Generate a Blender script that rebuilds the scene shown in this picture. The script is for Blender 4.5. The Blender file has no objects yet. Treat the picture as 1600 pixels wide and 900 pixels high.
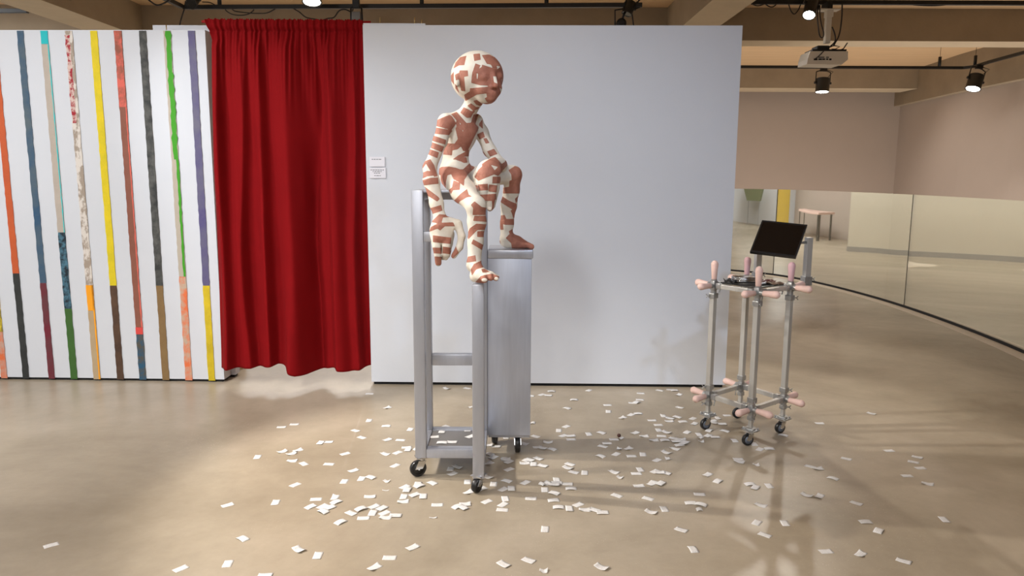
import bpy, bmesh, math, random
import numpy as np
from mathutils import Vector, Matrix

# ------------------------------------------------------------------ survey camera
FOC = 1165.0
PITCH = math.radians(8.7)
ROLL = 0.0045
EYE = 1.53
_f = np.array([0, math.cos(PITCH), -math.sin(PITCH)])
_u = np.array([0, math.sin(PITCH), math.cos(PITCH)])
_r = np.array([1.0, 0, 0])
_R = _r * math.cos(ROLL) + _u * math.sin(ROLL)
_U = _u * math.cos(ROLL) - _r * math.sin(ROLL)
_C = np.array([0, 0, EYE])


def ray(x, y):
    return _f + _R * (x - 800) / FOC - _U * (y - 450) / FOC


def fl(x, y, z=0.0):
    d = ray(x, y)
    return _C + d * ((z - EYE) / d[2])


def aty(x, y, Y):
    d = ray(x, y)
    return _C + d * (Y / d[1])


sc = bpy.context.scene
col = sc.collection
cam_data = bpy.data.cameras.new('camera')
cam = bpy.data.objects.new('camera', cam_data)
col.objects.link(cam)
cam_data.sensor_width = 36.0
cam_data.lens = FOC / 1600 * 36.0
cam_data.clip_end = 200
cam.matrix_world = Matrix(((_R[0], _U[0], -_f[0], _C[0]), (_R[1], _U[1], -_f[1], _C[1]),
                           (_R[2], _U[2], -_f[2], _C[2]), (0, 0, 0, 1)))
sc.camera = cam
world = bpy.data.worlds.new('world')
sc.world = world
world.use_nodes = True
world.node_tree.nodes['Background'].inputs[0].default_value = (0.9, 0.9, 1.0, 1)
world.node_tree.nodes['Background'].inputs[1].default_value = 0.3
sc.view_settings.view_transform = 'Standard'
sc.view_settings.look = 'None'
sc.view_settings.gamma = 1.0
sc.view_settings.use_curve_mapping = False
sc.view_settings.exposure = 0.95
try:
    sc.cycles.use_denoising = True
    sc.cycles.max_bounces = 8
except Exception:
    pass


def spot(name, loc, target, power, size=60, blend=0.6, radius=0.05, color=(1, 0.93, 0.84)):
    d = bpy.data.lights.new(name, 'SPOT')
    d.energy = power
    d.spot_size = math.radians(size)
    d.spot_blend = blend
    d.shadow_soft_size = radius
    d.color = color
    o = bpy.data.objects.new(name, d)
    col.objects.link(o)
    o.location = loc
    o.rotation_euler = (Vector(target) - Vector(loc)).to_track_quat('-Z', 'Y').to_euler()
    return o


def area(name, loc, size, power, color=(1, 0.95, 0.88), rot=(0, 0, 0)):
    d = bpy.data.lights.new(name, 'AREA')
    d.shape = 'RECTANGLE'
    d.size, d.size_y = size
    d.energy = power
    d.color = color
    o = bpy.data.objects.new(name, d)
    col.objects.link(o)
    o.location = loc
    o.rotation_euler = rot
    return o


WARM = (1.0, 0.94, 0.86)
COOL = (0.55, 0.72, 1.0)
NEUT = (0.94, 0.97, 1.0)
# unseen area lamps added as ambient fill, then the gallery spots
area('added_fill_near', (-1.0, -2.5, 3.58), (5, 2.5), 150, NEUT)  # added overall fill from behind the camera, no fixture there
area('added_fill_side', (-6.3, 1.5, 3.58), (1.4, 4), 70, NEUT)  # added fill from the left side, no fixture there
area('added_fill_behind', (-1.0, 11.2, 3.6), (6.0, 1.2), 55, WARM)  # added behind the white wall so floor bounce lifts the ceiling
area('added_fill_far_hall', (-2.5, 13.0, 3.6), (7.0, 1.6), 165, NEUT)  # added to brighten the hall reflected in the glass
area('added_fill_left_hall', (-6.6, 7.5, 3.6), (1.2, 3.0), 50, NEUT)  # added fill for the left part of the reflected hall
area('added_fill_below', (6.2, 11.5, -3.3), (3.0, 7.0), 150, WARM, (math.pi, 0, 0))  # added in the void, facing up, to lift far wall and ceiling
spot('spot_stripes', (-3.5, 1.6, 3.3), (-3.0, 5.35, 1.2), 150, 75, 0.9, 0.05, NEUT)
spot('spot_stripes_low', (-3.5, 3.0, 3.3), (-2.9, 5.35, 0.5), 40, 90, 0.9, 0.05, NEUT)
spot('spot_stand', (-3.3, 4.05, 3.25), (0.2, 3.5, 0.15), 270, 50, 0.5, 0.04, WARM)
spot('spot_stand_low', (-3.5, 3.35, 3.25), (0.2, 3.4, 0.1), 150, 48, 0.5, 0.05, WARM)
spot('spot_curtain', (-3.45, 3.7, 3.25), (-1.45, 5.3, 1.3), 70, 50, 0.8, 0.05, NEUT)  # added to rake the curtain and deepen its folds
spot('spot_figure', (-0.75, 2.0, 3.4), (-0.3, 4.4, 1.4), 75, 75, 0.9, 0.12, NEUT)
spot('spot_floor_left', (-3.5, 2.0, 3.3), (-2.2, 3.2, 0.0), 120, 80, 0.9, 0.06, WARM)
spot('spot_floor_front', (-0.4, 0.3, 3.4), (-0.4, 2.6, 0.0), 60, 70, 0.9, 0.1, WARM)
spot('spot_wall', (1.6, 0.8, 3.4), (0.9, 5.25, 1.1), 88, 58, 0.95, 0.12, COOL)
spot('spot_curtain_behind', (-1.4, 9.3, 3.2), (-1.5, 5.4, 0.0), 150, 50, 0.6, 0.015, WARM)
spot('spot_glass', (5.6, 14.0, 3.3), (7.6, 13.4, 0.9), 40, 95, 0.9, 0.05, WARM)


# ------------------------------------------------------------------ materials
def nodes_of(m):
    m.use_nodes = True
    nt = m.node_tree
    return nt, nt.nodes['Principled BSDF']


def mat(name, c, rough=0.6, metal=0.0, noise=0.0, nscale=8.0, bump=0.0, bscale=60.0, c2=None, spec=0.5, stretch=None,
        coat=0.0, sheen=0.0, detail=6.0):
    m = bpy.data.materials.new(name)
    nt, b = nodes_of(m)
    b.inputs['Base Color'].default_value = (*c, 1)
    b.inputs['Roughness'].default_value = rough
    b.inputs['Metallic'].default_value = metal
    b.inputs['Specular IOR Level'].default_value = spec
    if coat:
        b.inputs['Coat Weight'].default_value = coat
        b.inputs['Coat Roughness'].default_value = 0.15
    if sheen:
        b.inputs['Sheen Weight'].default_value = sheen
    tc = nt.nodes.new('ShaderNodeTexCoord')
    mp = nt.nodes.new('ShaderNodeMapping')
    nt.links.new(tc.outputs['Object'], mp.inputs['Vector'])
    if stretch:
        mp.inputs['Scale'].default_value = stretch
    if noise or c2:
        n = nt.nodes.new('ShaderNodeTexNoise')
        n.inputs['Scale'].default_value = nscale
        n.inputs['Detail'].default_value = detail
        n.inputs['Roughness'].default_value = 0.6
        nt.links.new(mp.outputs[0], n.inputs['Vector'])
        r = nt.nodes.new('ShaderNodeValToRGB')
        nt.links.new(n.outputs['Fac'], r.inputs[0])
        if c2:
            r.color_ramp.elements[0].position = 0.5 - 0.5 * (1 - noise) * 0.4 - 0.02
            r.color_ramp.elements[1].position = 0.5 + 0.5 * (1 - noise) * 0.4 + 0.02
            r.color_ramp.elements[0].color = (*c, 1)
            r.color_ramp.elements[1].color = (*c2, 1)
        else:
            r.color_ramp.elements[0].position = 0.3
            r.color_ramp.elements[1].position = 0.7
            r.color_ramp.elements[0].color = (*[v * (1 - noise) for v in c], 1)
            r.color_ramp.elements[1].color = (*[min(1, v * (1 + noise)) for v in c], 1)
        nt.links.new(r.outputs[0], b.inputs['Base Color'])
    if bump:
        n = nt.nodes.new('ShaderNodeTexNoise')
        n.inputs['Scale'].default_value = bscale
        n.inputs['Detail'].default_value = 4
        nt.links.new(mp.outputs[0], n.inputs['Vector'])
        bp = nt.nodes.new('ShaderNodeBump')
        bp.inputs['Strength'].default_value = bump
        bp.inputs['Distance'].default_value = 0.01
        nt.links.new(n.outputs['Fac'], bp.inputs['Height'])
        nt.links.new(bp.outputs[0], b.inputs['Normal'])
    return m


def srgb(r, g, b):
    def f(v):
        v /= 255.0
        return v / 12.92 if v <= 0.04045 else ((v + 0.055) / 1.055) ** 2.4
    return (f(r), f(g), f(b))


def emis(name, c, s):
    m = bpy.data.materials.new(name)
    nt, b = nodes_of(m)
    b.inputs['Base Color'].default_value = (0, 0, 0, 1)
    b.inputs['Emission Color'].default_value = (*c, 1)
    b.inputs['Emission Strength'].default_value = s
    return m


M = {}
M['white_wall'] = mat('white wall paint', srgb(213, 216, 222), 0.75, bump=0.05, bscale=90, noise=0.015, nscale=1.5)
M['room_wall'] = mat('warm room wall plaster', srgb(182, 167, 156), 0.85, noise=0.03, nscale=0.8)
M['concrete'] = mat('bare concrete beam', srgb(152, 136, 114), 0.85, noise=0.1, nscale=2.0, bump=0.2, bscale=25)
M['ceiling'] = mat('pale plywood ceiling', srgb(205, 172, 132), 0.7, noise=0.07, nscale=2.5, stretch=(0.35, 4, 1))
M['soffit'] = mat('pale concrete soffit', srgb(190, 172, 145), 0.8, noise=0.06, nscale=3)
M['black_gap'] = mat('black shadow gap', (0.006, 0.006, 0.006), 0.8)
M['black'] = mat('black painted metal', (0.012, 0.012, 0.012), 0.45, spec=0.4)
M['cable'] = mat('black cable rubber', (0.01, 0.008, 0.007), 0.6)
M['steel'] = mat('grey galvanised painted steel', srgb(176, 178, 186), 0.34, metal=0.5, noise=0.06, nscale=9, stretch=(3, 3, 0.4), bump=0.03, bscale=150)
M['sheet'] = mat('brushed sheet metal', srgb(182, 186, 197), 0.36, metal=0.5, noise=0.05, nscale=14, stretch=(4, 4, 0.3))
M['shelf'] = mat('dull shelf sheet', srgb(120, 116, 113), 0.45, metal=0.4, noise=0.05, nscale=8)
M['alu'] = mat('aluminium tube', srgb(196, 194, 188), 0.35, metal=0.5, noise=0.05, nscale=20, stretch=(4, 4, .3))
M['cast'] = mat('cast tube clamp', srgb(168, 168, 166), 0.35, metal=0.7, noise=0.15, nscale=60)
M['chrome'] = mat('chrome', srgb(205, 205, 205), 0.15, metal=1.0)
M['tyre'] = mat('black caster tyre', (0.012, 0.012, 0.013), 0.35)
M['hub'] = mat('blue grey caster hub', srgb(98, 106, 118), 0.4)
M['pink'] = mat('pale pink silicone handle', srgb(228, 194, 182), 0.5, noise=0.03, nscale=25, spec=0.35)
M['pink_mauve'] = mat('mauve pink silicone handle', srgb(214, 174, 178), 0.5, noise=0.03, nscale=25, spec=0.35)
M['paper'] = None
M['lens'] = emis('lit lamp lens', (1, 0.97, 0.9), 14)
M['proj_white'] = mat('projector white plastic', srgb(225, 218, 205), 0.45)
M['screen'] = mat('black screen glass', (0.004, 0.003, 0.003), 0.12, spec=0.5)
M['bezel'] = mat('black monitor bezel', (0.008, 0.008, 0.009), 0.35)
M['wood'] = mat('raw wood block', srgb(190, 160, 115), 0.7, noise=0.15, nscale=6, stretch=(1, 1, 8))
M['rod'] = mat('brass peg', srgb(190, 165, 110), 0.3, metal=0.9)
M['kerb'] = mat('pale stone edging', srgb(205, 190, 170), 0.6, noise=0.05, nscale=6)

# floor
m = bpy.data.materials.new('polished concrete floor')
nt, b = nodes_of(m)
tc = nt.nodes.new('ShaderNodeTexCoord')


def NN(t, **kw):
    n = nt.nodes.new(t)
    for k, v in kw.items():
        n.inputs[k].default_value = v
    return n


def ramp(src, stops):
    r = nt.nodes.new('ShaderNodeValToRGB')
    while len(r.color_ramp.elements) < len(stops):
        r.color_ramp.elements.new(0.5)
    for e, (p, c) in zip(r.color_ramp.elements, stops):
        e.position = p
        e.color = (*c, 1) if len(c) == 3 else c
    nt.links.new(src, r.inputs[0])
    return r.outputs[0]


def mix(fac, a, b2, mode='MIX'):
    x = nt.nodes.new('ShaderNodeMix')
    x.data_type = 'RGBA'
    x.blend_type = mode
    for s, v in ((0, fac), (6, a), (7, b2)):
        if hasattr(v, 'node'):
            nt.links.new(v, x.inputs[s])
        else:
            x.inputs[s].default_value = v if not isinstance(v, tuple) else (*v, 1)
    return x.outputs[2]


n1 = NN('ShaderNodeTexNoise', Scale=0.7, Detail=8.0, Roughness=0.62, Distortion=0.6)
n2 = NN('ShaderNodeTexNoise', Scale=5.0, Detail=8.0, Roughness=0.7)
n3 = NN('ShaderNodeTexVoronoi', Scale=70.0)
n4 = NN('ShaderNodeTexNoise', Scale=1.6, Detail=3.0)
for n in (n1, n2, n3, n4):
    nt.links.new(tc.outputs['Object'], n.inputs['Vector'])
base = ramp(n1.outputs['Fac'], [(0.3, srgb(150, 137, 117)), (0.52, srgb(171, 158, 138)), (0.7, srgb(186, 173, 154))])
fine = ramp(n2.outputs['Fac'], [(0.3, (0.78, 0.77, 0.75)), (0.7, (1, 1, 1))])
c1 = mix(0.8, base, fine, 'MULTIPLY')
fleck = ramp(n3.outputs['Distance'], [(0.10, (1, 1, 1)), (0.16, (0, 0, 0))])
area_m = ramp(n4.outputs['Fac'], [(0.52, (0, 0, 0)), (0.68, (0.55, 0.55, 0.55))])
fm = mix(1.0, fleck, area_m, 'MULTIPLY')
c2_ = mix(fm, c1, srgb(225, 215, 200))
nt.links.new(c2_, b.inputs['Base Color'])
rr = ramp(n1.outputs['Fac'], [(0.3, (0.42, 0.42, 0.42)), (0.7, (0.30, 0.30, 0.30))])
nt.links.new(rr, b.inputs['Roughness'])
b.inputs['Specular IOR Level'].default_value = 0.42
M['floor'] = m

# glass of the balustrade: clear mirror share plus transparency
m = bpy.data.materials.new('reflective balustrade glass')
m.use_nodes = True
nt = m.node_tree
nt.nodes.clear()
out = nt.nodes.new('ShaderNodeOutputMaterial')
mx = nt.nodes.new('ShaderNodeMixShader')
gl = nt.nodes.new('ShaderNodeBsdfGlossy')
gl.inputs['Roughness'].default_value = 0.015
gl.inputs['Color'].default_value = (0.97, 0.99, 0.96, 1)
tr = nt.nodes.new('ShaderNodeBsdfTransparent')
tr.inputs['Color'].default_value = (0.93, 0.96, 0.92, 1)
mx.inputs[0].default_value = 0.6
nt.links.new(tr.outputs[0], mx.inputs[1])
nt.links.new(gl.outputs[0], mx.inputs[2])
nt.links.new(mx.outputs[0], out.inputs[0])
M['glass'] = m

# paper slips with faint printed lines
m = bpy.data.materials.new('white paper with faint printed lines')
nt, b = nodes_of(m)
tc = nt.nodes.new('ShaderNodeTexCoord')
wv = nt.nodes.new('ShaderNodeTexWave')
wv.bands_direction = 'Y'
wv.inputs['Scale'].default_value = 45
nz = nt.nodes.new('ShaderNodeTexNoise')
nz.inputs['Scale'].default_value = 260
nt.links.new(tc.outputs['Object'], wv.inputs['Vector'])
nt.links.new(tc.outputs['Object'], nz.inputs['Vector'])
ml = nt.nodes.new('ShaderNodeMath')
ml.operation = 'MULTIPLY'
nt.links.new(wv.outputs['Fac'], ml.inputs[0])
nt.links.new(nz.outputs['Fac'], ml.inputs[1])
col_p = ramp(ml.outputs[0], [(0.38, srgb(222, 220, 218)), (0.6, srgb(185, 183, 183))])
nt.links.new(col_p, b.inputs['Base Color'])
b.inputs['Roughness'].default_value = 0.8
M['paper'] = m

# ------------------------------------------------------------------ object helpers


def tag(o, label=None, cat=None, group=None, kind=None):
    if label:
        o['label'] = label
    if cat:
        o['category'] = cat
    if group:
        o['group'] = group
    if kind:
        o['kind'] = kind
    return o


def empty(name, loc=(0, 0, 0), label=None, cat=None, group=None):
    o = bpy.data.objects.new(name, None)
    o.empty_display_size = 0.05
    o.location = loc
    col.objects.link(o)
    return tag(o, label, cat, group)


def world_loc(o):
    v = Vector((0, 0, 0))
    while o is not None:
        v += Vector(o.location)
        o = o.parent
    return v


def link_mesh(name, me, m, parent=None):
    """links a mesh whose vertices are world coordinates; its origin goes to the middle of its base"""
    n = len(me.vertices)
    a = np.empty(n * 3, dtype=np.float64)
    me.vertices.foreach_get('co', a)
    a = a.reshape(-1, 3)
    lo, hi = a.min(0), a.max(0)
    base = np.array([(lo[0] + hi[0]) / 2, (lo[1] + hi[1]) / 2, lo[2]])
    me.vertices.foreach_set('co', (a - base).ravel())
    me.update()
    if m is not None:
        me.materials.append(m)
    o = bpy.data.objects.new(name, me)
    col.objects.link(o)
    if parent is not None:
        o.parent = parent
        o.location = Vector(base) - world_loc(parent)
    else:
        o.location = Vector(base)
    return o


def mesh_obj(name, verts, faces, m, parent=None, smooth=False):
    me = bpy.data.meshes.new(name)
    me.from_pydata([tuple(map(float, v)) for v in verts], [], [tuple(f) for f in faces])
    me.update()
    if smooth:
        for p in me.polygons:
            p.use_smooth = True
    return link_mesh(name, me, m, parent)


class B:
    """collects shapes in one bmesh (world coordinates)"""

    def __init__(s):
        s.bm = bmesh.new()
        s.smooth = False

    def box(s, lo, hi, bevel=0.0, rot=None, seg=2):
        lo = Vector(lo)
        hi = Vector(hi)
        c = (lo + hi) / 2
        d = hi - lo
        g = bmesh.ops.create_cube(s.bm, size=1.0)
        vs = g['verts']
        for v in vs:
            v.co = Vector((v.co.x * d.x, v.co.y * d.y, v.co.z * d.z))
        if bevel:
            es = list({e for v in vs for e in v.link_edges})
            r = bmesh.ops.bevel(s.bm, geom=es, offset=bevel, segments=seg, affect='EDGES', profile=0.5)
            vs = list({v for f in r['faces'] for v in f.verts} | {v for v in vs if v.is_valid})
            # include every vertex of this island
            seen = set(vs)
            stack = list(vs)
            while stack:
                v = stack.pop()
                for e in v.link_edges:
                    w = e.other_vert(v)
                    if w not in seen:
                        seen.add(w)
                        stack.append(w)
            vs = list(seen)
        if rot is not None:
            for v in vs:
                v.co = rot @ v.co
        for v in vs:
            v.co += c
        return s

    def obox(s, c, ax, ay, az, bevel=0.0):
        """box centred at c with full edge vectors ax, ay, az"""
        ax, ay, az = Vector(ax), Vector(ay), Vector(az)
        R = Matrix((ax.normalized(), ay.normalized(), az.normalized())).transposed()
        d = Vector((ax.length, ay.length, az.length)) / 2
        c = Vector(c)
        return s.box(c - d, c + d, bevel, R)

    def tube(s, pts, r, n=10, cap=True):
        pts = [Vector(p) for p in pts]
        rs = r if isinstance(r, (list, tuple)) else [r] * len(pts)
        rings = []
        t0 = (pts[1] - pts[0]).normalized()
        ref = Vector((0, 0, 1)) if abs(t0.z) < 0.9 else Vector((1, 0, 0))
        nrm = t0.cross(ref).normalized()
        for i, p in enumerate(pts):
            if i == 0:
                t = t0
            elif i == len(pts) - 1:
                t = (pts[i] - pts[i - 1]).normalized()
            else:
                t = ((pts[i] - pts[i - 1]).normalized() + (pts[i + 1] - pts[i]).normalized())
                t = t.normalized() if t.length > 1e-6 else (pts[i + 1] - pts[i]).normalized()
            nrm = (nrm - t * nrm.dot(t)).normalized()
            bn = t.cross(nrm)
            rings.append([s.bm.verts.new(p + (nrm * math.cos(2 * math.pi * k / n) + bn * math.sin(2 * math.pi * k / n)) * rs[i]) for k in range(n)])
        for a, b_ in zip(rings, rings[1:]):
            for k in range(n):
                f = s.bm.faces.new((a[k], a[(k + 1) % n], b_[(k + 1) % n], b_[k]))
                f.smooth = n > 6
        if cap:
            s.bm.faces.new(rings[0][::-1])
            s.bm.faces.new(rings[-1])
        return s

    def cyl(s, a, b_, r, n=20):
        return s.tube([a, b_], r, n)

    def lathe(s, a, axis, prof, n=20):
        """prof: list of (distance along axis, radius)"""
        axis = Vector(axis).normalized()
        ref = Vector((0, 0, 1)) if abs(axis.z) < 0.9 else Vector((1, 0, 0))
        u = axis.cross(ref).normalized()
        w = axis.cross(u)
        a = Vector(a)
        rings = [[s.bm.verts.new(a + axis * d + (u * math.cos(2 * math.pi * k / n) + w * math.sin(2 * math.pi * k / n)) * max(r, 1e-4)) for k in range(n)] for d, r in prof]
        for p, q in zip(rings, rings[1:]):
            for k in range(n):
                s.bm.faces.new((p[k], p[(k + 1) % n], q[(k + 1) % n], q[k])).smooth = True
        s.bm.faces.new(rings[0][::-1])
        s.bm.faces.new(rings[-1])
        return s

    def build(s, name, m, parent=None):
        me = bpy.data.meshes.new(name)
        bmesh.ops.recalc_face_normals(s.bm, faces=s.bm.faces[:])
        s.bm.to_mesh(me)
        s.bm.free()
        return link_mesh(name, me, m, parent)


def smooth_obj(o, angle=40):
    for p in o.data.polygons:
        p.use_smooth = True
    try:
        o.data.set_sharp_from_angle(angle=math.radians(angle))
    except Exception:
        pass
    return o


def struct(o):
    o['kind'] = 'structure'
    return o

# ------------------------------------------------------------------ the room
ZC = 3.63      # ceiling
ZS = 3.23      # beam soffits
GC = [(1.9, 16.28), (1.92, 14.6), (2.2, 13.0), (2.85, 12.3), (3.54, 11.87), (4.08, 11.30), (4.38, 10.45), (4.54, 9.5), (4.60, 8.6), (4.575, 7.46), (4.47, 6.34),
      (4.29, 5.4), (4.05, 4.6)]


def smooth_curve(pts, n=8):
    out = []
    P = [np.array(p, float) for p in pts]
    P = [2 * P[0] - P[1]] + P + [2 * P[-1] - P[-2]]
    for i in range(1, len(P) - 2):
        for k in range(n):
            t = k / n
            out.append(0.5 * ((2 * P[i]) + (-P[i - 1] + P[i + 1]) * t + (2 * P[i - 1] - 5 * P[i] + 4 * P[i + 1] - P[i + 2]) * t * t
                              + (-P[i - 1] + 3 * P[i] - 3 * P[i + 1] + P[i + 2]) * t ** 3))
    out.append(P[-2])
    return out


GS = smooth_curve(GC)


def strip_solid(name, curve, off0, off1, z0, z1, m, parent=None):
    """solid that follows a plan curve between two sideways offsets"""
    v, f = [], []
    n = len(curve)
    for i, p in enumerate(curve):
        a = curve[max(i - 1, 0)]
        c = curve[min(i + 1, n - 1)]
        t = (c - a) / np.linalg.norm(c - a)
        nr = np.array([-t[1], t[0]])   # left of the travel direction
        for o_, z in ((off0, z0), (off1, z0), (off1, z1), (off0, z1)):
            q = p + nr * o_
            v.append((q[0], q[1], z))
    for i in range(n - 1):
        for k in range(4):
            a = i * 4 + k
            b_ = i * 4 + (k + 1) % 4
            f.append((a, b_, b_ + 4, a + 4))
    f.append((3, 2, 1, 0))
    e = (n - 1) * 4
    f.append((e, e + 1, e + 2, e + 3))
    return mesh_obj(name, v, f, m, parent)


# floor slab: ends along the balustrade, open to the storey below beyond it
edge = [tuple(p) for p in GS]
outline = [(-8, -8), (7.8, -8), (7.8, 3.2), (4.6, 3.2)] + [(x + 0.09, y) for x, y in edge[::-1]] + [(-8, 16.3)]
bm = bmesh.new()
top = [bm.verts.new((x, y, 0)) for x, y in outline]
bot = [bm.verts.new((x, y, -0.3)) for x, y in outline]
bm.faces.new(top)
bm.faces.new(bot[::-1])
for i in range(len(top)):
    j = (i + 1) % len(top)
    bm.faces.new((top[i], bot[i], bot[j], top[j]))
bmesh.ops.recalc_face_normals(bm, faces=bm.faces[:])
bmesh.ops.triangulate(bm, faces=[f for f in bm.faces if len(f.verts) > 4])
me = bpy.data.meshes.new('floor')
bm.to_mesh(me)
bm.free()
struct(link_mesh('floor', me, M['floor']))
struct(B().box((-8, -8, -3.6), (8.6, 16.6, -3.5)).build('floor', M['kerb']))
struct(B().box((-8.2, -8.2, ZC), (8.8, 16.8, ZC + 0.2)).build('ceiling', M['ceiling']))
struct(B().box((-8.2, 16.3, -3.5), (8.6, 16.5, ZC)).build('wall_far', M['room_wall']))
RW = [(8.26, 16.3), (7.95, 13.5), (7.86, 11.9), (7.8, 9.0), (7.8, -8)]
v = []
for x, y in RW:
    v += [(x, y, -3.5), (x, y, ZC), (x + 0.5, y, ZC), (x + 0.5, y, -3.5)]
f = []
for i in range(len(RW) - 1):
    for k in range(4):
        a = i * 4 + k
        b_ = i * 4 + (k + 1) % 4
        f.append((a, b_, b_ + 4, a + 4))
struct(mesh_obj('wall_right', v, f, M['room_wall']))
v = []
for x, y in RW:
    v += [(x - 0.14, y if y < 16 else 16.3, 2.99), (x - 0.14, y, ZC), (x + 0.02, y, ZC), (x + 0.02, y, 2.99)]
v_f = [tuple(q) for q in f] + [(0, 1, 2, 3)]
struct(mesh_obj('trim_1', v, v_f, M['concrete']))
struct(B().box((-8.2, -8, -3.5), (-8, 16.3, ZC)).build('wall_left', M['white_wall']))
struct(B().box((-8, -8.2, -3.5), (7.8, -8, ZC)).build('wall_rear', M['white_wall']))


def beam(name, x0, x1, y0, y1):
    o = struct(B().box((x0, y0, ZS), (x1, y1, ZC), 0.004).build(name, M['concrete']))
    o.data.materials.append(M['soffit'])
    for p in o.data.polygons:
        if p.normal.z < -0.9:
            p.material_index = 1
    return o


beam('trim_2', -8, 7.8, 9.91, 10.35)
beam('trim_3', -8, 8.0, 15.17, 15.85)
beam('trim_4', -5.22, -4.73, -8, 9.91)
beam('trim_5', 1.96, 2.39, -8, 9.91)

# freestanding exhibition walls
WL, WR = -1.023, 1.552
o = B().obox(((WL + WR) / 2, 5.2686 + 0.11, 1.275), ((WR - WL), -0.0418, 0), (0.0036, 0.22, 0), (0, 0, 2.505)).build('wall_center', M['white_wall'])
struct(o)
struct(B().obox(((WL + WR) / 2, 5.2686 + 0.115, 0.0125), ((WR - WL) - 0.03, -0.0418, 0), (0.0033, 0.20, 0), (0, 0, 0.025)).build('baseboard_center', M['black_gap']))
struct(B().box((WL, 5.30, 2.5275), (-0.60, 5.37, 2.542)).build('trim_6', M['white_wall']))
PA = lambda x: 5.3395 + (x + 2.12) * (-0.0246)   # front face of the striped wall
struct(B().obox((-3.42, PA(-3.42) + 0.06, 1.26), (2.6, -0.064, 0), (0.003, 0.12, 0), (0, 0, 2.48)).build('wall_striped', M['white_wall']))
struct(B().obox((-3.42, PA(-3.42) + 0.065, 0.01), (2.57, -0.064, 0), (0.0028, 0.10, 0), (0, 0, 0.02)).build('baseboard_striped', M['black_gap']))
struct(B().box((-2.54, 5.47, 0.02), (-2.085, 5.56, 2.555)).build('wall_support', M['white_wall']))
struct(B().box((-2.52, 5.48, 0.0), (-2.10, 5.55, 0.02)).build('baseboard_support', M['black_gap']))
tag(B().box((-2.20, 5.70, 0.0), (-2.12, 5.80, 0.16), 0.004).build('wooden_block', M['wood']),
    'small raw wood block on the floor behind the striped wall end', 'wood block')
for k, (px, py, Y) in enumerate([(260, 44, 5.40), (648, 38, 5.33), (659, 38, 5.33), (594, 38, 5.33)]):
    p = aty(px, py, Y)
    z0 = 2.50 if k == 0 else (2.542 if k != 2 else 2.5275)
    tag(B().cyl((p[0], Y, z0 - 0.004), (p[0], Y, z0 + 0.045), 0.0035, 8).build('brass_peg', M['rod']),
        ['thin brass peg on top of the striped wall above the green strip',
         'thin brass peg on the white wall top, left one of the close pair',
         'thin brass peg on the white wall top, right one of the close pair',
         'thin brass peg on the white wall top just right of the red curtain'][k], 'peg')

struct(B().box((0.62, 14.2, 0.10), (1.86, 14.35, 2.6)).build('wall_hall', mat('hall wall paint', srgb(205, 196, 178), 0.8)))
struct(B().box((0.62, 14.19, 0.0), (1.86, 14.36, 0.10)).build('baseboard_hall', mat('grey skirting', srgb(150, 146, 140), 0.6)))
# things of the hall behind that show as reflections in the balustrade
t_ = empty('yellow_panel', (-7.8, 13.6, 0), 'tall yellow panel seen as a reflection in the glass balustrade', 'panel')
B().box((-7.93, 12.6, 0.05), (-7.86, 14.9, 1.55), 0.01).build('panel_face', mat('yellow panel paint', srgb(225, 190, 60), 0.5), t_)
B().box((-7.95, 12.55, 0.0), (-7.84, 14.95, 0.05)).build('panel_foot', M['steel'], t_)
t_ = empty('green_canopy', (-7.4, 7.4, 0), 'pale green trough on legs reflected at the balustrade left end', 'trough')
gv = [(-7.7, 6.4, 0.75), (-7.7, 8.3, 0.75), (-7.7, 9.0, 1.5), (-7.7, 5.7, 1.5), (-7.2, 6.5, 0.75), (-7.2, 8.2, 0.75), (-7.0, 9.0, 1.5), (-7.0, 5.7, 1.5)]
mesh_obj('trough_body', gv, [(0, 1, 2, 3), (7, 6, 5, 4), (0, 4, 5, 1), (1, 5, 6, 2), (2, 6, 7, 3), (3, 7, 4, 0)], mat('pale green canvas', srgb(120, 140, 100), 0.7), t_)
for yy in (6.6, 8.1):
    B().box((-7.5, yy - 0.03, 0), (-7.44, yy + 0.03, 0.78)).build('leg', M['steel'], t_)
B().box((-7.72, 5.68, 1.5), (-6.98, 9.02, 1.53)).build('rim', M['white_wall'], t_)
t_ = empty('display_table', (-2.5, 15.4, 0), 'long table with pale pink top reflected in the glass balustrade', 'table')
B().box((-3.7, 15.1, 0.62), (-1.5, 15.8, 0.67), 0.005).build('table_top', M['pink'], t_)
for xx in (-3.6, -1.6):
    for yy in (15.2, 15.7):
        B().box((xx - 0.03, yy - 0.03, 0), (xx + 0.03, yy + 0.03, 0.62)).build('leg', M['black'], t_)

# ------------------------------------------------------------------ balustrade
bal = empty('glass_balustrade', (4.5, 8, 0), 'curved frameless glass balustrade along the open floor edge', 'balustrade')
strip_solid('base_channel', GS, -0.012, 0.016, 0.0, 0.03, M['black_gap'], bal)
strip_solid('stone_edging', GS, -0.14, -0.0125, 0.0, 0.004, M['kerb'], bal)
# joints between panes, as distances along the curve
cum = [0]
for a, b_ in zip(GS, GS[1:]):
    cum.append(cum[-1] + float(np.linalg.norm(b_ - a)))


def at_s(s_):
    for i in range(len(cum) - 1):
        if cum[i + 1] >= s_:
            t = (s_ - cum[i]) / (cum[i + 1] - cum[i])
            return GS[i] * (1 - t) + GS[i + 1] * t
    return GS[-1]


def s_of(px_, py_):
    q = fl(px_, py_)[:2]
    return cum[min(range(len(GS)), key=lambda i: np.linalg.norm(GS[i] - q))]


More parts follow.
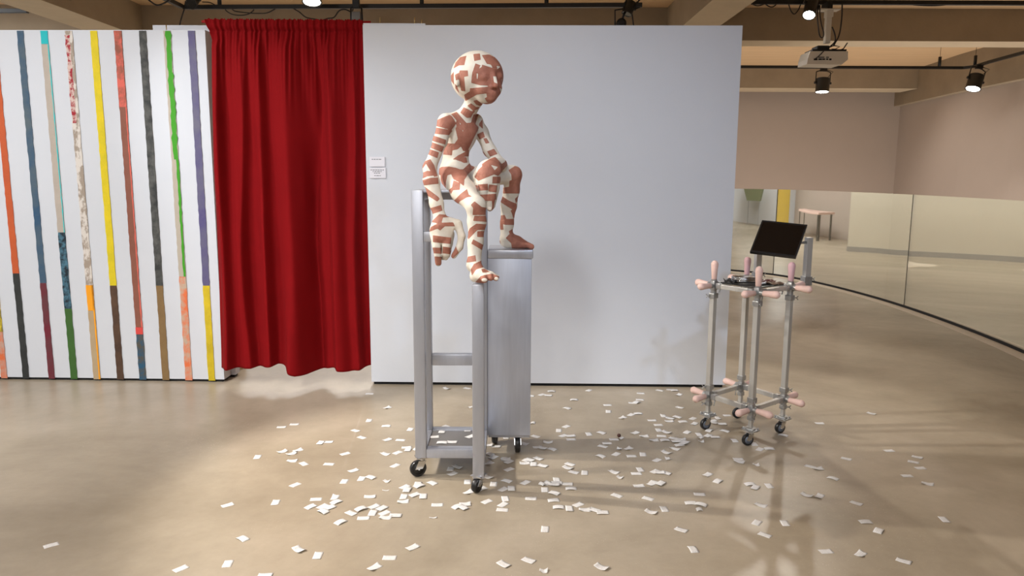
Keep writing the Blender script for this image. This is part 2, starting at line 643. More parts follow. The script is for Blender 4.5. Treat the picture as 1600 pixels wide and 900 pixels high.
def s_px(target):
    best, bs = 1e9, 0
    for k in range(2000):
        s_ = cum[-1] * k / 2000
        q = at_s(s_)
        d = np.array([q[0], q[1], 0.03]) - _C
        kx = 800 + FOC * (d @ _R) / (d @ _f)
        if abs(kx - target) < best and q[1] > 4.8:
            best, bs = abs(kx - target), s_
    return bs


j1, j2 = s_px(1208), s_px(1413)
step = j2 - j1
joints = [max(0.0, j1 - step), j1, j2, min(j2 + step, cum[-1])]
if joints[-1] < cum[-1] - 0.3:
    joints.append(cum[-1])
for a, b_ in zip(joints, joints[1:]):
    n = 14
    pts = [at_s(a + 0.008 + (b_ - a - 0.016) * k / n) for k in range(n + 1)]
    smooth_obj(strip_solid('glass_pane', pts, -0.006, 0.006, 0.03, 1.315, M['glass'], bal), 30)
for s_ in joints[1:-1]:
    pts = [at_s(s_ - 0.006), at_s(s_ + 0.006)]
    strip_solid('joint_seal', pts, -0.005, 0.005, 0.03, 1.315, M['black_gap'], bal)

# ------------------------------------------------------------------ curtain
random.seed(5)
NX, NZ = 330, 150
Zt, Zb = 2.575, 0.12


def edge_l(z):
    if z > 2.44:
        return -2.062 - (z - 2.44) / 0.13 * 0.045
    return -2.062 - (2.44 - z) / 2.3 * 0.06


def edge_r(z):
    return -1.031


hem = [(349, 574), (380, 573), (420, 571), (438, 568), (452, 569), (459, 577), (470, 581), (485, 582), (505, 579), (524, 574), (550, 577), (566, 575), (581, 571)]


def hem_z(u):
    px_ = 349 + u * 232
    for (a, ya), (b_, yb) in zip(hem, hem[1:]):
        if px_ <= b_ + 1e-6:
            t = (px_ - a) / (b_ - a)
            return float(aty(px_, ya + (yb - ya) * t, 5.31)[2])
    return 0.12


pk = [random.uniform(0, 6.28) for _ in range(8)]


def g_(u, c, w):
    return math.exp(-((u - c) / w) ** 2)


def saw(u, c, w, e):
    """pleat that swells over w and then drops back quickly over e"""
    x = u - c
    return (math.exp(-(x / w) ** 2) if x < 0 else math.exp(-(x / e) ** 2))


def fold(u, z):
    t = max(0.0, min(1.0, (2.45 - z) / 2.33))     # 0 at the gather, 1 at the hem
    s1 = math.sin(2.1 * z + 0.6)
    s2 = math.sin(3.0 * z + 2.0)
    big = 0.0
    for c, w, e, a in ((0.05 + 0.02 * s1, 0.05, 0.03, -0.055), (0.20 + 0.02 * s2 - 0.03 * (1 - t), 0.09, 0.028, -0.045), (0.345 - 0.04 * (1 - t), 0.06, 0.03, -0.05),
                       (0.50 + 0.03 * s1 * (1 - t), 0.07, 0.10, -0.075), (0.66 + 0.05 * (1 - t) * s2, 0.05, 0.035, 0.035),
                       (0.80 - 0.03 * (1 - t), 0.035, 0.09, -0.06), (0.93 + 0.01 * s2, 0.04, 0.02, -0.035)):
        big += a * saw(u, c, w, e)
    mid = 0.006 * math.sin(u * 38 + 1.8 * math.sin(z * 1.7 + u * 5) + pk[0]) + 0.004 * math.sin(u * 67 + z * 2.4 + pk[1])
    wr = 0.003 * math.sin(z * 9 + u * 14 + 2 * math.sin(u * 20)) * math.sin(u * 23 + z * 3)
    small = 0.0065 * math.sin(u * 150 + 2.2 * math.sin(u * 27 + pk[2])) + 0.003 * math.sin(u * 260 + pk[3])
    g = max(0.0, 1 - t * 4.0) ** 1.5
    return 2.1 * big * (0.30 + 0.70 * t ** 0.5) + mid * (1 - 0.6 * t) * min(1, t * 6 + .3) + small * g + wr


v, f = [], []
zs = [Zt - (Zt - 2.42) * k / 15 for k in range(16)] + [2.42 - 2.42 * (k / (NZ - 16)) for k in range(1, NZ - 15)]
NZr = len(zs)
for j in range(NZr):
    for i in range(NX):
        u = i / (NX - 1)
        hz = hem_z(u)
        scal = 0.5 + 0.5 * math.sin(u * 150 + 2.2 * math.sin(u * 27 + pk[2]))
        zt = Zt - 0.012 + 0.010 * scal ** 0.5 + 0.003 * math.sin(u * 420)
        z = hz + (zt - hz) * (zs[j] - zs[-1]) / (zs[0] - zs[-1])
        env = min(1, (1 - u) / 0.05 + 0.12)
        y = 5.325 + fold(u, z) * env + 0.002
        if z > 2.38:
            k = min(1, (z - 2.38) / 0.10)
            sm = 0.0065 * math.sin(u * 150 + 2.2 * math.sin(u * 27 + pk[2])) + 0.003 * math.sin(u * 260 + pk[3])
            y = y * (1 - k) + (5.318 + u * 0.008 + sm * env) * k
            if z > 2.50:
                y -= 0.012 * math.sin(min(1, (z - 2.50) / 0.06) * math.pi)   # pocket round the rod
            y += 0.012 * math.exp(-((z - 2.492) / 0.010) ** 2)                   # stitched gather line
        xl = -2.062 - max(0.0, 2.44 - z) / 2.3 * 0.06
        x = xl + (edge_r(z) - xl) * u + 0.003 * math.sin(u * 60 + z * 3) * (1 - abs(2 * u - 1))
        if z > 2.43:
            x -= (z - 2.43) / 0.14 * 0.050 * max(0.0, 1 - u / 0.12) ** 1.2
        v.append((x, y, z))
for j in range(NZr - 1):
    for i in range(NX - 1):
        a = j * NX + i
        f.append((a, a + NX, a + NX + 1, a + 1))
M['curtain'] = mat('deep red cotton cloth', srgb(130, 15, 19), 0.85, noise=0.05, nscale=5, bump=0.12, bscale=400, spec=0.08)
cur = mesh_obj('curtain', v, f, M['curtain'], None, True)
md = cur.modifiers.new('thickness', 'SOLIDIFY')
md.thickness = 0.002
tag(cur, 'deep red gathered curtain hanging between the striped wall and the white wall', 'curtain')
hv, hf = [], []
rod = B().cyl((-2.14, 5.345, 2.556), (-0.98, 5.345, 2.556), 0.010, 12).build('curtain_rod', mat('red painted rod', srgb(150, 15, 20), 0.5))
tag(rod, 'thin red rod carrying the curtain along the wall tops', 'curtain rod')

# ------------------------------------------------------------------ wall labels
lab_ink = mat('grey printed text', srgb(110, 110, 115), 0.8)
lab_card = mat('white label card', srgb(232, 230, 236), 0.6)
for nm, (x0, y0, x1, y1), rows in (
        ('upper small white text card on the white wall beside the curtain', (577.5, 245, 601.5, 260.5), [(581, 596, 249)]),
        ('lower small white text card with several lines on the white wall', (577.5, 262, 603, 278.5), [(579, 600, 265.5), (582.5, 596.5, 268), (584.5, 594, 270.5), (585, 595, 274.5)])):
    Yw = 5.2835
    a, b_ = aty(x0, y0, Yw), aty(x1, y1, Yw)
    card = B().box((a[0], Yw - 0.004, b_[2]), (b_[0], Yw + 0.0005, a[2])).build('wall_label', lab_card)
    tag(card, nm, 'label', 'wall labels')
    t = B()
    random.seed(int(y0))
    for (rx0, rx1, ry) in rows:
        p, q = aty(rx0, ry, Yw), aty(rx1, ry, Yw)
        x = p[0]
        while x < q[0]:
            w = random.uniform(0.008, 0.02)
            t.box((x, Yw - 0.0046, p[2] - 0.0022), (min(x + w, q[0]), Yw - 0.004, p[2] + 0.0022))
            x += w + 0.004
    t.build('printed_text', lab_ink, card)


# ------------------------------------------------------------------ painted strips on the left wall
def pmat(name, c, c2=None, n=0.5, s=9, stretch=(1, 1, 1), rough=0.7):
    return mat(name, c, rough, c2=c2, noise=n, nscale=s, stretch=stretch, bump=0.25, bscale=120)


R_ = srgb
# (left, right px at the wall top), [ (px row where it ends, material args, label words, side stripe) ... ]
cols = [
    (-53, -42.5, 48, [(518, (R_(238, 205, 50), R_(120, 110, 40), 0.75, 14, (3, 3, .6)), 'yellow', None),
                      (593, (R_(225, 110, 60), R_(190, 165, 150), 0.6, 9), 'orange and grey mottled', None)]),
    (-16.5, -6.0, 48, [(427, (R_(205, 92, 40), R_(190, 85, 45), 0.3, 5), 'plain orange', None),
                       (594, (R_(38, 40, 40), R_(55, 57, 55), 0.3, 8), 'black, left of maroon', None)]),
    (26.8, 37.0, 50, [(442, (R_(38, 80, 115), R_(92, 105, 110), 0.4, 3), 'slate blue', None),
                      (595, (R_(115, 25, 45), R_(95, 60, 62), 0.5, 4), 'maroon', None)]),
    (63.5, 75.0, 49, [(69, (R_(30, 190, 195), R_(30, 185, 190), 0.1, 5), 'short turquoise', None),
                      (363, (R_(190, 178, 165), R_(180, 168, 155), 0.3, 6), 'beige, turquoise edged', R_(60, 200, 200)),
                      (482, (R_(15, 30, 42), R_(75, 120, 140), 0.6, 26), 'dark blue mottled', None),
                      (595, (R_(62, 105, 40), R_(55, 95, 38), 0.2, 6), 'dark green', None)]),
    (101.8, 113.3, 48, [(445, (R_(165, 150, 135), R_(222, 214, 205), 0.9, 16, (1, 1, .6)), 'red and white floral mottled', 'red'),
                        (596, (R_(188, 165, 130), R_(180, 155, 120), 0.3, 8), 'tan with an orange edge', R_(250, 165, 20))]),
    (141.2, 152.2, 48, [(446, (R_(215, 195, 20), R_(235, 208, 20), 0.5, 7), 'yellow, right of floral strip', None),
                        (596, (R_(70, 48, 35), R_(95, 68, 48), 0.5, 6), 'dark brown', None)]),
    (178.3, 190.0, 48, [(511, (R_(145, 90, 72), R_(135, 80, 62), 0.3, 6), 'brown, salmon topped', R_(225, 105, 90)),
                        (522, (R_(225, 75, 70), R_(215, 70, 65), 0.2, 6), 'short coral red', None),
                        (597, (R_(35, 85, 115), R_(85, 80, 70), 0.75, 14), 'blue with brown specks', None)]),
    (217.0, 228.3, 47, [(446, (R_(45, 47, 47), R_(92, 92, 88), 0.55, 11), 'black and grey mottled', None),
                        (598, (R_(140, 112, 70), R_(128, 100, 62), 0.3, 7), 'olive brown', None)]),
    (255.5, 267.0, 47, [(432, (R_(188, 178, 160), R_(182, 170, 155), 0.2, 8), 'beige and bright green', R_(60, 155, 15)),
                        (599, (R_(230, 115, 65), R_(195, 172, 150), 0.6, 12), 'orange and grey speckled', None)]),
    (293.8, 305.0, 47, [(446, (R_(82, 72, 125), R_(110, 108, 125), 0.4, 3), 'purple', None),
                        (599, (R_(190, 165, 15), R_(222, 195, 30), 0.4, 6), 'yellow, nearest the curtain', None)]),
]


def strip_mesh(x0, x1, z0, z1, seed, th=0.004, off=0.0015, wob=0.0022):
    """one cloth strip on the wall, edges slightly ragged"""
    rnd = random.Random(seed)
    n = max(2, int((z1 - z0) / 0.03))
    v, f = [], []
    for i in range(n + 1):
        z = z0 + (z1 - z0) * i / n
        a = x0 + rnd.uniform(-wob, wob)
        b_ = x1 + rnd.uniform(-wob, wob)
        for x, o_ in ((a, off), (a, off + th), (b_, off + th), (b_, off)):
            v.append((x, PA(x) - o_, z))
    for i in range(n):
        for k in range(4):
            p = i * 4 + k
            q = i * 4 + (k + 1) % 4
            f.append((p, q, q + 4, p + 4))
    f.append((0, 1, 2, 3))
    e = n * 4
    f.append((e + 3, e + 2, e + 1, e))
    return v, f


sd = 0
for ci, (xl, xr, yt, segs) in enumerate(cols):
    Y0 = PA(aty(xl, yt, 5.35)[0])
    X0, X1 = aty(xl, yt, Y0)[0], aty(xr, yt, Y0)[0]
    if X0 < -4.7:
        X0 += 0
    ztop = 2.495
    slope = 0.012  # the cloths hang a touch off plumb towards the right
    for si, (yb, args, words, side) in enumerate(segs):
        zb = float(aty(xl + 30, yb, Y0)[2]) if si < len(segs) - 1 else 0.012
        sd += 1
        v, f = strip_mesh(X0, X1, zb, ztop - 0.001, sd)
        pm = pmat('painted cloth ' + words, *args)
        top = mesh_obj('painted_strip', v, f, pm)
        lab = {'tan with an orange edge': 'tan painted cloth strip with an orange right edge, under the floral one'}.get(words)
        if lab is None:
            pos = 'on the striped white wall' if len(segs) == 1 else ('at the top of the striped wall' if si == 0 else ('at the foot of the striped wall' if si == len(segs) - 1 else 'midway down the striped wall'))
            a_ = words.split(', ')
            lab = '%s painted cloth strip%s %s' % (a_[0], (' ' + a_[1]) if len(a_) > 1 else '', pos)
        tag(top, lab, 'painted strip', 'painted cloth strips on the left wall')
        if side == 'red':
            m2 = pmat('crimson blotches', R_(165, 30, 45), R_(215, 190, 180), 0.85, 22)
            v, f = strip_mesh(X0 + 0.002, X0 + (X1 - X0) * .6, zb + 1.15, ztop - 0.03, sd + 90, 0.0008, 0.0056, 0.006)
            mesh_obj('red_blotches', v, f, m2, top)['label'] = 'crimson floral paint'
        elif side is not None:
            w = 0.3
            if 'green' in words:
                v, f = strip_mesh(X0 + (X1 - X0) * .28, X1, 1.62, ztop - 0.002, sd + 90, 0.0008, 0.0056, 0.006)
                mesh_obj('green_band', v, f, pmat('bright green', side, side, 0.1), top)['label'] = 'bright green paint'
                v, f = strip_mesh(X0 + (X1 - X0) * .66, X1, zb, 1.62, sd + 91, 0.0008, 0.0056, 0.003)
                mesh_obj('green_edge', v, f, pmat('green edge', side, side, 0.1), top)['label'] = 'narrow bright green edge'
            elif 'salmon' in words:
                v, f = strip_mesh(X0, X1, 1.98, ztop - 0.002, sd + 90, 0.0008, 0.0056, 0.002)
                mesh_obj('salmon_band', v, f, pmat('salmon', side, R_(150, 85, 65), 0.72, 9), top)['label'] = 'salmon paint with brown patches'
                v, f = strip_mesh(X0 + (X1 - X0) * .84, X1, zb, 1.98, sd + 91, 0.0008, 0.0056, 0.002)
                mesh_obj('salmon_edge', v, f, pmat('salmon edge', side, side, 0.1), top)['label'] = 'narrow salmon edge'
            else:
                k = 0.88 if 'turquoise' in words else 0.80
                v, f = strip_mesh(X0 + (X1 - X0) * k, X1, zb, ztop - 0.002, sd + 90, 0.0008, 0.0056, 0.0015)
                mesh_obj('colour_edge', v, f, pmat('edge ' + words, side, side, 0.1), top)['label'] = 'bright coloured right edge'
                if 'orange edge' in words:
                    v, f = strip_mesh(X0, X1, ztop - 0.19, ztop - 0.002, sd + 92, 0.0008, 0.0056, 0.002)
                    mesh_obj('orange_top', v, f, pmat('orange top', side, side, 0.1), top)['label'] = 'orange top end'
        ztop = zb

# ------------------------------------------------------------------ casters


def caster(parent, x, y, ztop, rw, wid, ang, twin=False, plate=0.03, hubmat='black'):
    """swivel caster whose tyre touches the floor; ang = rolling direction"""
    d = Vector((math.cos(ang), math.sin(ang), 0))
    n = Vector((-d.y, d.x, 0))
    c = Vector((x, y, rw)) - d * rw * 0.45
    k = B()
    k.obox((x, y, ztop - 0.003), d * plate * 2, n * plate * 2, (0, 0, 0.006), 0.001)
    k.cyl((x, y, ztop - 0.022), (x, y, ztop - 0.005), plate * 0.62, 16)
    for s in (-1, 1):
        off = n * s * (wid / 2 + 0.004)
        a = Vector((x, y, ztop - 0.02)) + off
        k.obox((a + (c + off)) / 2, d * rw * 0.95, n * 0.003, (c + off) - a, 0.0)
    k.cyl(c - n * (wid / 2 + 0.007), c + n * (wid / 2 + 0.007), 0.005, 10)
    body = k.build('caster', M['chrome'], parent)
    tag(body, 'chrome swivel caster')
    w = B()
    prof = [(-wid / 2, rw * 0.55), (-wid / 2, rw * 0.93), (-wid / 2 * 0.6, rw), (wid / 2 * 0.6, rw), (wid / 2, rw * 0.93), (wid / 2, rw * 0.55)]
    w.lathe(c, n, prof, 28)
    smooth_obj(w.build('wheel', M['tyre'], body), 35)
    h = B()
    h.lathe(c, n, [(-wid / 2 - 0.002, rw * 0.18), (-wid / 2 - 0.001, rw * 0.68), (wid / 2 + 0.001, rw * 0.68), (wid / 2 + 0.002, rw * 0.18)], 24)
    h.build('wheel_hub', M['hub'] if hubmat == 'hub' else M['black'], body)
    return body


# ------------------------------------------------------------------ grey metal stand under the figure
st = empty('metal_stand', (-0.2, 3.75, 0), 'grey metal stand with open frame, box cabinet and casters under the seated figure', 'stand')
S = 0.056
x0, xr, yf, yb = -0.486, -0.130, 3.60, 3.95
zt = 1.451


def bx(name, lo, hi, bev=0.004, m='steel', parent=st):
    return smooth_obj(B().box(lo, hi, bev).build(name, M[m], parent), 30)


bx('post', (x0, yf, 0.105), (x0 + S, yf + S, zt))
bx('post', (x0, yb - S, 0.105), (x0 + S, yb, zt))
bx('post', (xr - S, yb - S, 0.105), (xr, yb, zt))
bx('post', (-0.186, 3.42, 0.072), (-0.130, 3.42 + S, 1.021))
bx('post_cap', (-0.184, 3.422, 1.0205), (-0.132, 3.474, 1.0225), 0.0005)
bx('seat_rail', (x0 + S, yb - S, zt - 0.055), (xr - S, yb, zt))
bx('seat_rail', (x0, yf + S, zt - 0.05), (x0 + S, yb - S, zt))
bx('seat_plate', (x0 + S, yf + 0.03, zt - 0.012), (xr, yb, zt - 0.001), 0.001, 'sheet')
bx('side_rail', (x0 + S, yf + 0.002, 1.203), (-0.345, yf + S, 1.252))
bx('back_rail', (x0 + S, yb - S + 0.01, 0.508), (xr - S, yb, 0.569))
bx('bottom_rail', (x0 + S, yf, 0.105), (xr, yf + S, 0.152))
bx('bottom_rail', (x0, yf + S, 0.105), (x0 + S, yb - S, 0.152))
bx('bottom_rail', (x0 + S, yb - S, 0.105), (xr - S, yb, 0.152))
bx('bottom_rail', (xr - S, 3.42 + S, 0.105), (xr, yf, 0.152))
bx('bottom_rail', (xr - S, yf + S, 0.105), (xr, yb - S, 0.152))
bx('shelf', (x0 + S, yf + S, 0.140), (xr - S, yb - S, 0.1455), 0.0005, 'shelf')
# cabinet
bx('cabinet_box', (-0.1295, 3.905, 0.118), (0.103, 4.16, 1.092), 0.002, 'sheet')
bx('cabinet_lid', (-0.1295, 3.895, 1.090), (0.111, 4.17, 1.135), 0.006)
bx('cabinet_frame', (-0.127, 3.92, 0.100), (0.10, 4.15, 0.118), 0.002)
caster(st, x0 + 0.028, 3.632, 0.105, 0.043, 0.024, math.radians(25))
caster(st, -0.158, 3.448, 0.072 + 0.012, 0.036, 0.024, math.radians(60))
caster(st, x0 + 0.028, 3.92, 0.105, 0.043, 0.024, math.radians(20))
caster(st, 0.032, 3.99, 0.118, 0.048, 0.026, math.radians(95))
caster(st, -0.09, 4.12, 0.105, 0.043, 0.024, math.radians(80))

# ------------------------------------------------------------------ tubular cart
ct = empty('tubular_cart', (1.41, 4.32, 0), 'wheeled cart of square metal tubes with pink rounded handles at every joint', 'cart')
CL, CF, CR, CB = (np.array(p) for p in ((1.193, 4.36), (1.366, 4.09), (1.624, 4.30), (1.452, 4.57)))
ZU, ZL = 0.885, 0.212
TW = 0.033


def v3(p, z):
    return Vector((p[0], p[1], z))


def sq(b, a, c, w, zup=(0, 0, 1), bev=0.002):
    a, c = Vector(a), Vector(c)
    t = (c - a)
    up = Vector(zup)
    s_ = t.cross(up).normalized()
    u_ = s_.cross(t).normalized()
    b.obox((a + c) / 2, t, s_ * w, u_ * w, bev)


def handle(root, d, m, ln=0.108, r0=0.0155, r1=0.0215):
    d = Vector(d).normalized()
    prof = [(0.0, r0 * 0.8), (0.003, r0), (ln * 0.5, (r0 + r1) / 2), (ln * 0.78, r1)]
    for k in range(1, 8):
        a = k / 8 * math.pi / 2
        prof.append((ln * 0.78 + ln * 0.22 * math.sin(a), r1 * math.cos(a)))
    prof.append((ln, 0.001))
    b = B()
    b.lathe(Vector(root), d, prof, 20)
    return smooth_obj(b.build('handle', m, ct), 60)


def wing(b, p, d):
    """small thumbscrew standing out along d"""
    p, d = Vector(p), Vector(d).normalized()
    b.cyl(p, p + d * 0.016, 0.004, 8)
    side = d.cross(Vector((0, 0, 1))).normalized()
    for s in (-1, 1):
        b.tube([p + d * 0.014, p + d * 0.024 + Vector((0, 0, s * 0.011)) + side * 0.002], 0.003, 6)


corners = [CL, CF, CR, CB]
center = sum(corners) / 4
e1 = (CF - CL) / np.linalg.norm(CF - CL)
e2 = (CB - CL) / np.linalg.norm(CB - CL)
for i, c in enumerate(corners):
    prv, nxt = corners[i - 1], corners[(i + 1) % 4]
    o1 = (c - prv) / np.linalg.norm(c - prv)
    o2 = (c - nxt) / np.linalg.norm(c - nxt)
    ax, ay = Vector((*e1, 0)), Vector((*e2, 0))
    post = B()
    post.obox(v3(c, (0.245 + 0.83) / 2), ax * TW, ay * TW, (0, 0, 0.83 - 0.245), 0.003)
    post.build('post', M['alu'], ct)
    ft = B()
    ft.obox(v3(c, (0.105 + 0.19) / 2), ax * TW * .7, ay * TW * .7, (0, 0, 0.085), 0.002)
    ft.build('foot_tube', M['alu'], ct)
    for zz, nm in ((ZU, 'upper'), (ZL, 'lower')):
        k = B()
        k.obox(v3(c, zz), ax * 0.036, ay * 0.036, (0, 0, 0.055), 0.004)
        k.cyl(v3(c, zz - 0.05), v3(c, zz + 0.035), 0.0175, 14)
        for od in (o1, o2):
            k.cyl(v3(c, zz), v3(c + od * 0.04, zz), 0.0165, 14)
            k.obox(v3(c - od * 0.045, zz), Vector((*od, 0)) * 0.035, Vector((-od[1], od[0], 0)) * 0.034, (0, 0, 0.034), 0.003)
        wing(k, v3(c - o2 * 0.05, zz - 0.012) + Vector((0, 0, -0.006)), (-0.3, -0.4, -1))
        wing(k, v3(c + o1 * 0.016, zz - 0.0), (o1[0], o1[1], -.2))
        smooth_obj(k.build('corner_joint', M['cast'], ct), 30)
        q = B()
        zc_ = zz - 0.062 if nm == 'upper' else zz + 0.055
        q.obox(v3(c, zc_), ax * 0.044, ay * 0.044, (0, 0, 0.032), 0.004)
        sd_ = (-1, -0.2) if i in (0,) else ((0.1, -1) if i == 1 else ((1, -0.2) if i == 2 else (-0.2, 1)))
        wing(q, v3(c, zc_) + Vector((sd_[0], sd_[1], 0)).normalized() * 0.022, (sd_[0], sd_[1], 0))
        if nm == 'lower':
            q.build('clamp_collar', M['cast'], ct)
            q = B()
            q.obox(v3(c, zz - 0.05), ax * 0.036, ay * 0.036, (0, 0, 0.026), 0.004)
            wing(q, v3(c, zz - 0.05) + Vector((sd_[0], sd_[1], 0)).normalized() * 0.02, (sd_[0], sd_[1], 0))
        q.build('clamp_collar', M['cast'], ct)
        hm = M['pink_mauve'] if (i in (2, 3) and nm == 'upper') else M['pink']
        if nm == 'upper':
            handle(v3(c, zz + 0.035), (0, 0, 1), hm, 0.112)
        handle(v3(c + o1 * 0.036, zz), (o1[0], o1[1], 0.04 if nm == 'upper' else 0.0), M['pink'])
        handle(v3(c + o2 * 0.036, zz), (o2[0], o2[1], 0.02), M['pink'])
    pl = B()
    pl.cyl(v3(c, 0.088), v3(c, 0.105), 0.03, 16)
    pl.obox(v3(c, 0.092), ax * 0.085, ay * 0.07, (0, 0, 0.006), 0.001)
    for sx in (-1, 1):
        for sy in (-1, 1):
            pl.cyl(v3(c, 0.09) + ax * sx * 0.033 + ay * sy * 0.026, v3(c, 0.106) + ax * sx * 0.033 + ay * sy * 0.026, 0.006, 8)
    pl.build('caster_plate', M['cast'], ct)
    caster(ct, c[0], c[1], 0.089, 0.034, 0.022, math.radians([20, 15, 25, 10][i]), False, 0.03, 'hub')
for i, c in enumerate(corners):
    n_ = corners[(i + 1) % 4]
    d = (n_ - c) / np.linalg.norm(n_ - c)
    for zz in (ZU, ZL):
        r = B()
        sq(r, v3(c + d * 0.06, zz), v3(n_ - d * 0.06, zz), 0.026)
        r.build('rail', M['alu'], ct)
# expanded plate on the upper rails
pt = B()
L_ = 0.27
pt.obox(v3(center, ZU + 0.016), Vector((*e1, 0)) * L_, Vector((*e2, 0)) * L_, (0, 0, 0.005), 0.001)
pt.build('top_plate', M['black'], ct)
# rear mast posts that carry the monitor
d21 = (CR - CF) / np.linalg.norm(CR - CF)
mp2 = np.array([1.765, 4.43])
mp1 = np.array([1.525, 4.60])
r = B()
sq(r, v3(CR + np.array([-0.02, 0.02]), ZU - 0.0), v3(mp2 + (mp2 - CR) * 0.25, ZU - 0.03), 0.024)
r.build('mast_rail', M['alu'], ct)
r = B()
sq(r, v3(CB, ZU), v3(mp1 + np.array([0.03, 0.012]), ZU), 0.024)
r.build('mast_rail', M['alu'], ct)
for p_, z1 in ((mp2, 1.165), (mp1, 1.10)):
    r = B()
    r.obox(v3(p_, (0.87 + z1) / 2), (0.036, 0.006, 0), (-0.006, 0.036, 0), (0, 0, z1 - 0.87), 0.003)
    r.build('mast', M['alu'], ct)
    q = B()
    q.obox(v3(p_, 0.905), (0.05, 0.008, 0), (-0.008, 0.05, 0), (0, 0, 0.055), 0.004)
    wing(q, v3(p_ + np.array([0.026, 0]), 0.915), (1, -0.1, 0))
    q.build('clamp_collar', M['cast'], ct)

# monitor, leaning back on its two masts
TL, TR, BL, BR = aty(1190.5, 344, 4.53), aty(1262, 351, 4.42), aty(1172, 393, 4.42), aty(1243, 402, 4.31)
cm = (TL + TR + BL + BR) / 4
ex = Vector(((TR - TL) + (BR - BL)) / 2)
ey = Vector(((TL - BL) + (TR - BR)) / 2)
nrm = ex.cross(ey).normalized()
ey2 = ey
mo = empty('monitor', tuple(cm - np.array([0, 0, 0.1])), 'flat black monitor tilted back above the tubular cart', 'monitor')


def slab(name, sx, sy, d0, d1, m, parent):
    v = []
    for dd in (d0, d1):
        for a, b_ in ((-1, -1), (1, -1), (1, 1), (-1, 1)):
            v.append(Vector(cm) + ex * 0.5 * a * sx + ey2 * 0.5 * b_ * sy + nrm * dd)
    f = [(0, 3, 2, 1), (4, 5, 6, 7), (0, 1, 5, 4), (1, 2, 6, 5), (2, 3, 7, 6), (3, 0, 4, 7)]
    return mesh_obj(name, v, f, m, parent)


slab('bezel', 1.0, 1.0, -0.022, 0.0, M['bezel'], mo)
slab('screen', 0.93, 0.90, 0.0, 0.0008, M['screen'], mo)
slab('back_shell', 0.8, 0.75, -0.036, -0.022, M['bezel'], mo)
q = B()
bc = Vector(cm) - nrm * 0.036
for p_, z1 in ((mp2, 1.165), (mp1, 1.10)):
    s_ = 1 if p_[0] > 1.6 else -1
    q.tube([bc + ex * 0.30 * s_, v3(p_, z1 - 0.03)], 0.008, 8)
q.build('mount_arm', M['cast'], mo)

# things lying on the cart top
coil = B()
c0 = center + np.array([-0.045, 0.0])
pts = []
for k in range(260):
    a = k / 260 * 2 * math.pi * 9
    rr_ = 0.055 - 0.004 * math.sin(a * 0.31)
    pts.append((c0[0] + rr_ * math.cos(a) * 1.25, c0[1] + rr_ * math.sin(a) * 0.9, ZU + 0.026 + 0.030 * (k / 260) + 0.002 * math.sin(3 * a)))
coil.tube(pts, 0.0042, 8)
tag(coil.build('metal_coil', M['chrome']), 'shiny coil of metal wire lying on the cart top', 'coil')
random.seed(11)


def rag(name, cx, cy, w, d, ang, z, m, label, cat, h=0.014, seed=1):
    rnd = random.Random(seed)
    n = 14
    v, f = [], []
    ca, sa = math.cos(ang), math.sin(ang)
    for layer in (0, 1):
        for j in range(n + 1):
            for i in range(n + 1):
                u, w_ = i / n - 0.5, j / n - 0.5
                X = u * w * (1 - 0.25 * abs(w_))
                Yy = w_ * d * (1 - 0.3 * abs(u))
                zz = z + layer * 0.004 + h * (0.5 + 0.5 * math.sin(u * 9 + seed) * math.cos(w_ * 7 + seed * 2)) * (1 if layer else 1)
                v.append((cx + X * ca - Yy * sa, cy + X * sa + Yy * ca, zz))
    N = (n + 1) ** 2
    for j in range(n):
        for i in range(n):
            a = j * (n + 1) + i
            f.append((a, a + n + 1, a + n + 2, a + 1))
            f.append((N + a, N + a + 1, N + a + n + 2, N + a + n + 1))
    rim = [i for i in range(n + 1)] + [(j + 1) * (n + 1) + n for j in range(n)] + [n * (n + 1) + n - 1 - i for i in range(n)] + [(n - 1 - j) * (n + 1) for j in range(n - 1)]
    for a, b_ in zip(rim, rim[1:] + rim[:1]):
        f.append((a, b_, b_ + N, a + N))
    o = mesh_obj(name, v, f, m, None, True)
    return tag(o, label, cat)


M['maroon'] = mat('dark maroon leather', srgb(80, 35, 32), 0.35, noise=0.3, nscale=30)
M['brown'] = mat('brown leather', srgb(95, 72, 55), 0.45, noise=0.3, nscale=30)
rag('leather_piece', center[0] + 0.075, center[1] + 0.02, 0.13, 0.09, 0.3, ZU + 0.021, M['maroon'], 'dark maroon leather piece on the cart top beside the wire coil', 'leather', 0.016, 2)
rag('leather_piece', center[0] + 0.11, center[1] - 0.055, 0.11, 0.06, -0.3, ZU + 0.019, M['brown'], 'brown leather piece on the cart top near the right post', 'leather', 0.012, 5)
rag('cable_bundle', center[0] - 0.125, center[1] + 0.0, 0.07, 0.09, 0.2, ZU + 0.020, M['black'], 'black crumpled bundle on the left end of the cart top', 'bundle', 0.02, 3)
rag('folded_paper', center[0] + 0.045, center[1] - 0.06, 0.10, 0.025, 0.75, ZU + 0.020, mat('folded white paper', srgb(215, 215, 215), 0.7), 'folded white paper lying on the cart top behind the front handle', 'paper', 0.010, 7)

# ------------------------------------------------------------------ track rails, spotlights, projector


def rail(name, pts, label, stubs=(), r=0.022):
    b = B()
    for a, c in zip(pts, pts[1:]):
        sq(b, a, c, r * 2, bev=0.003)
    o = b.build(name, M['black'])
    tag(o, label, 'lighting track')
    for x, y in stubs:
        z = pts[0][2]
        B().cyl((x, y, z + r), (x, y, ZC), 0.022, 12).build('hanger', M['black'], o)
    return o


ZT = 3.285


def tr_y(x):
    return 8.38 - (x + 3.55) * 0.042 if x < 2 else 8.018


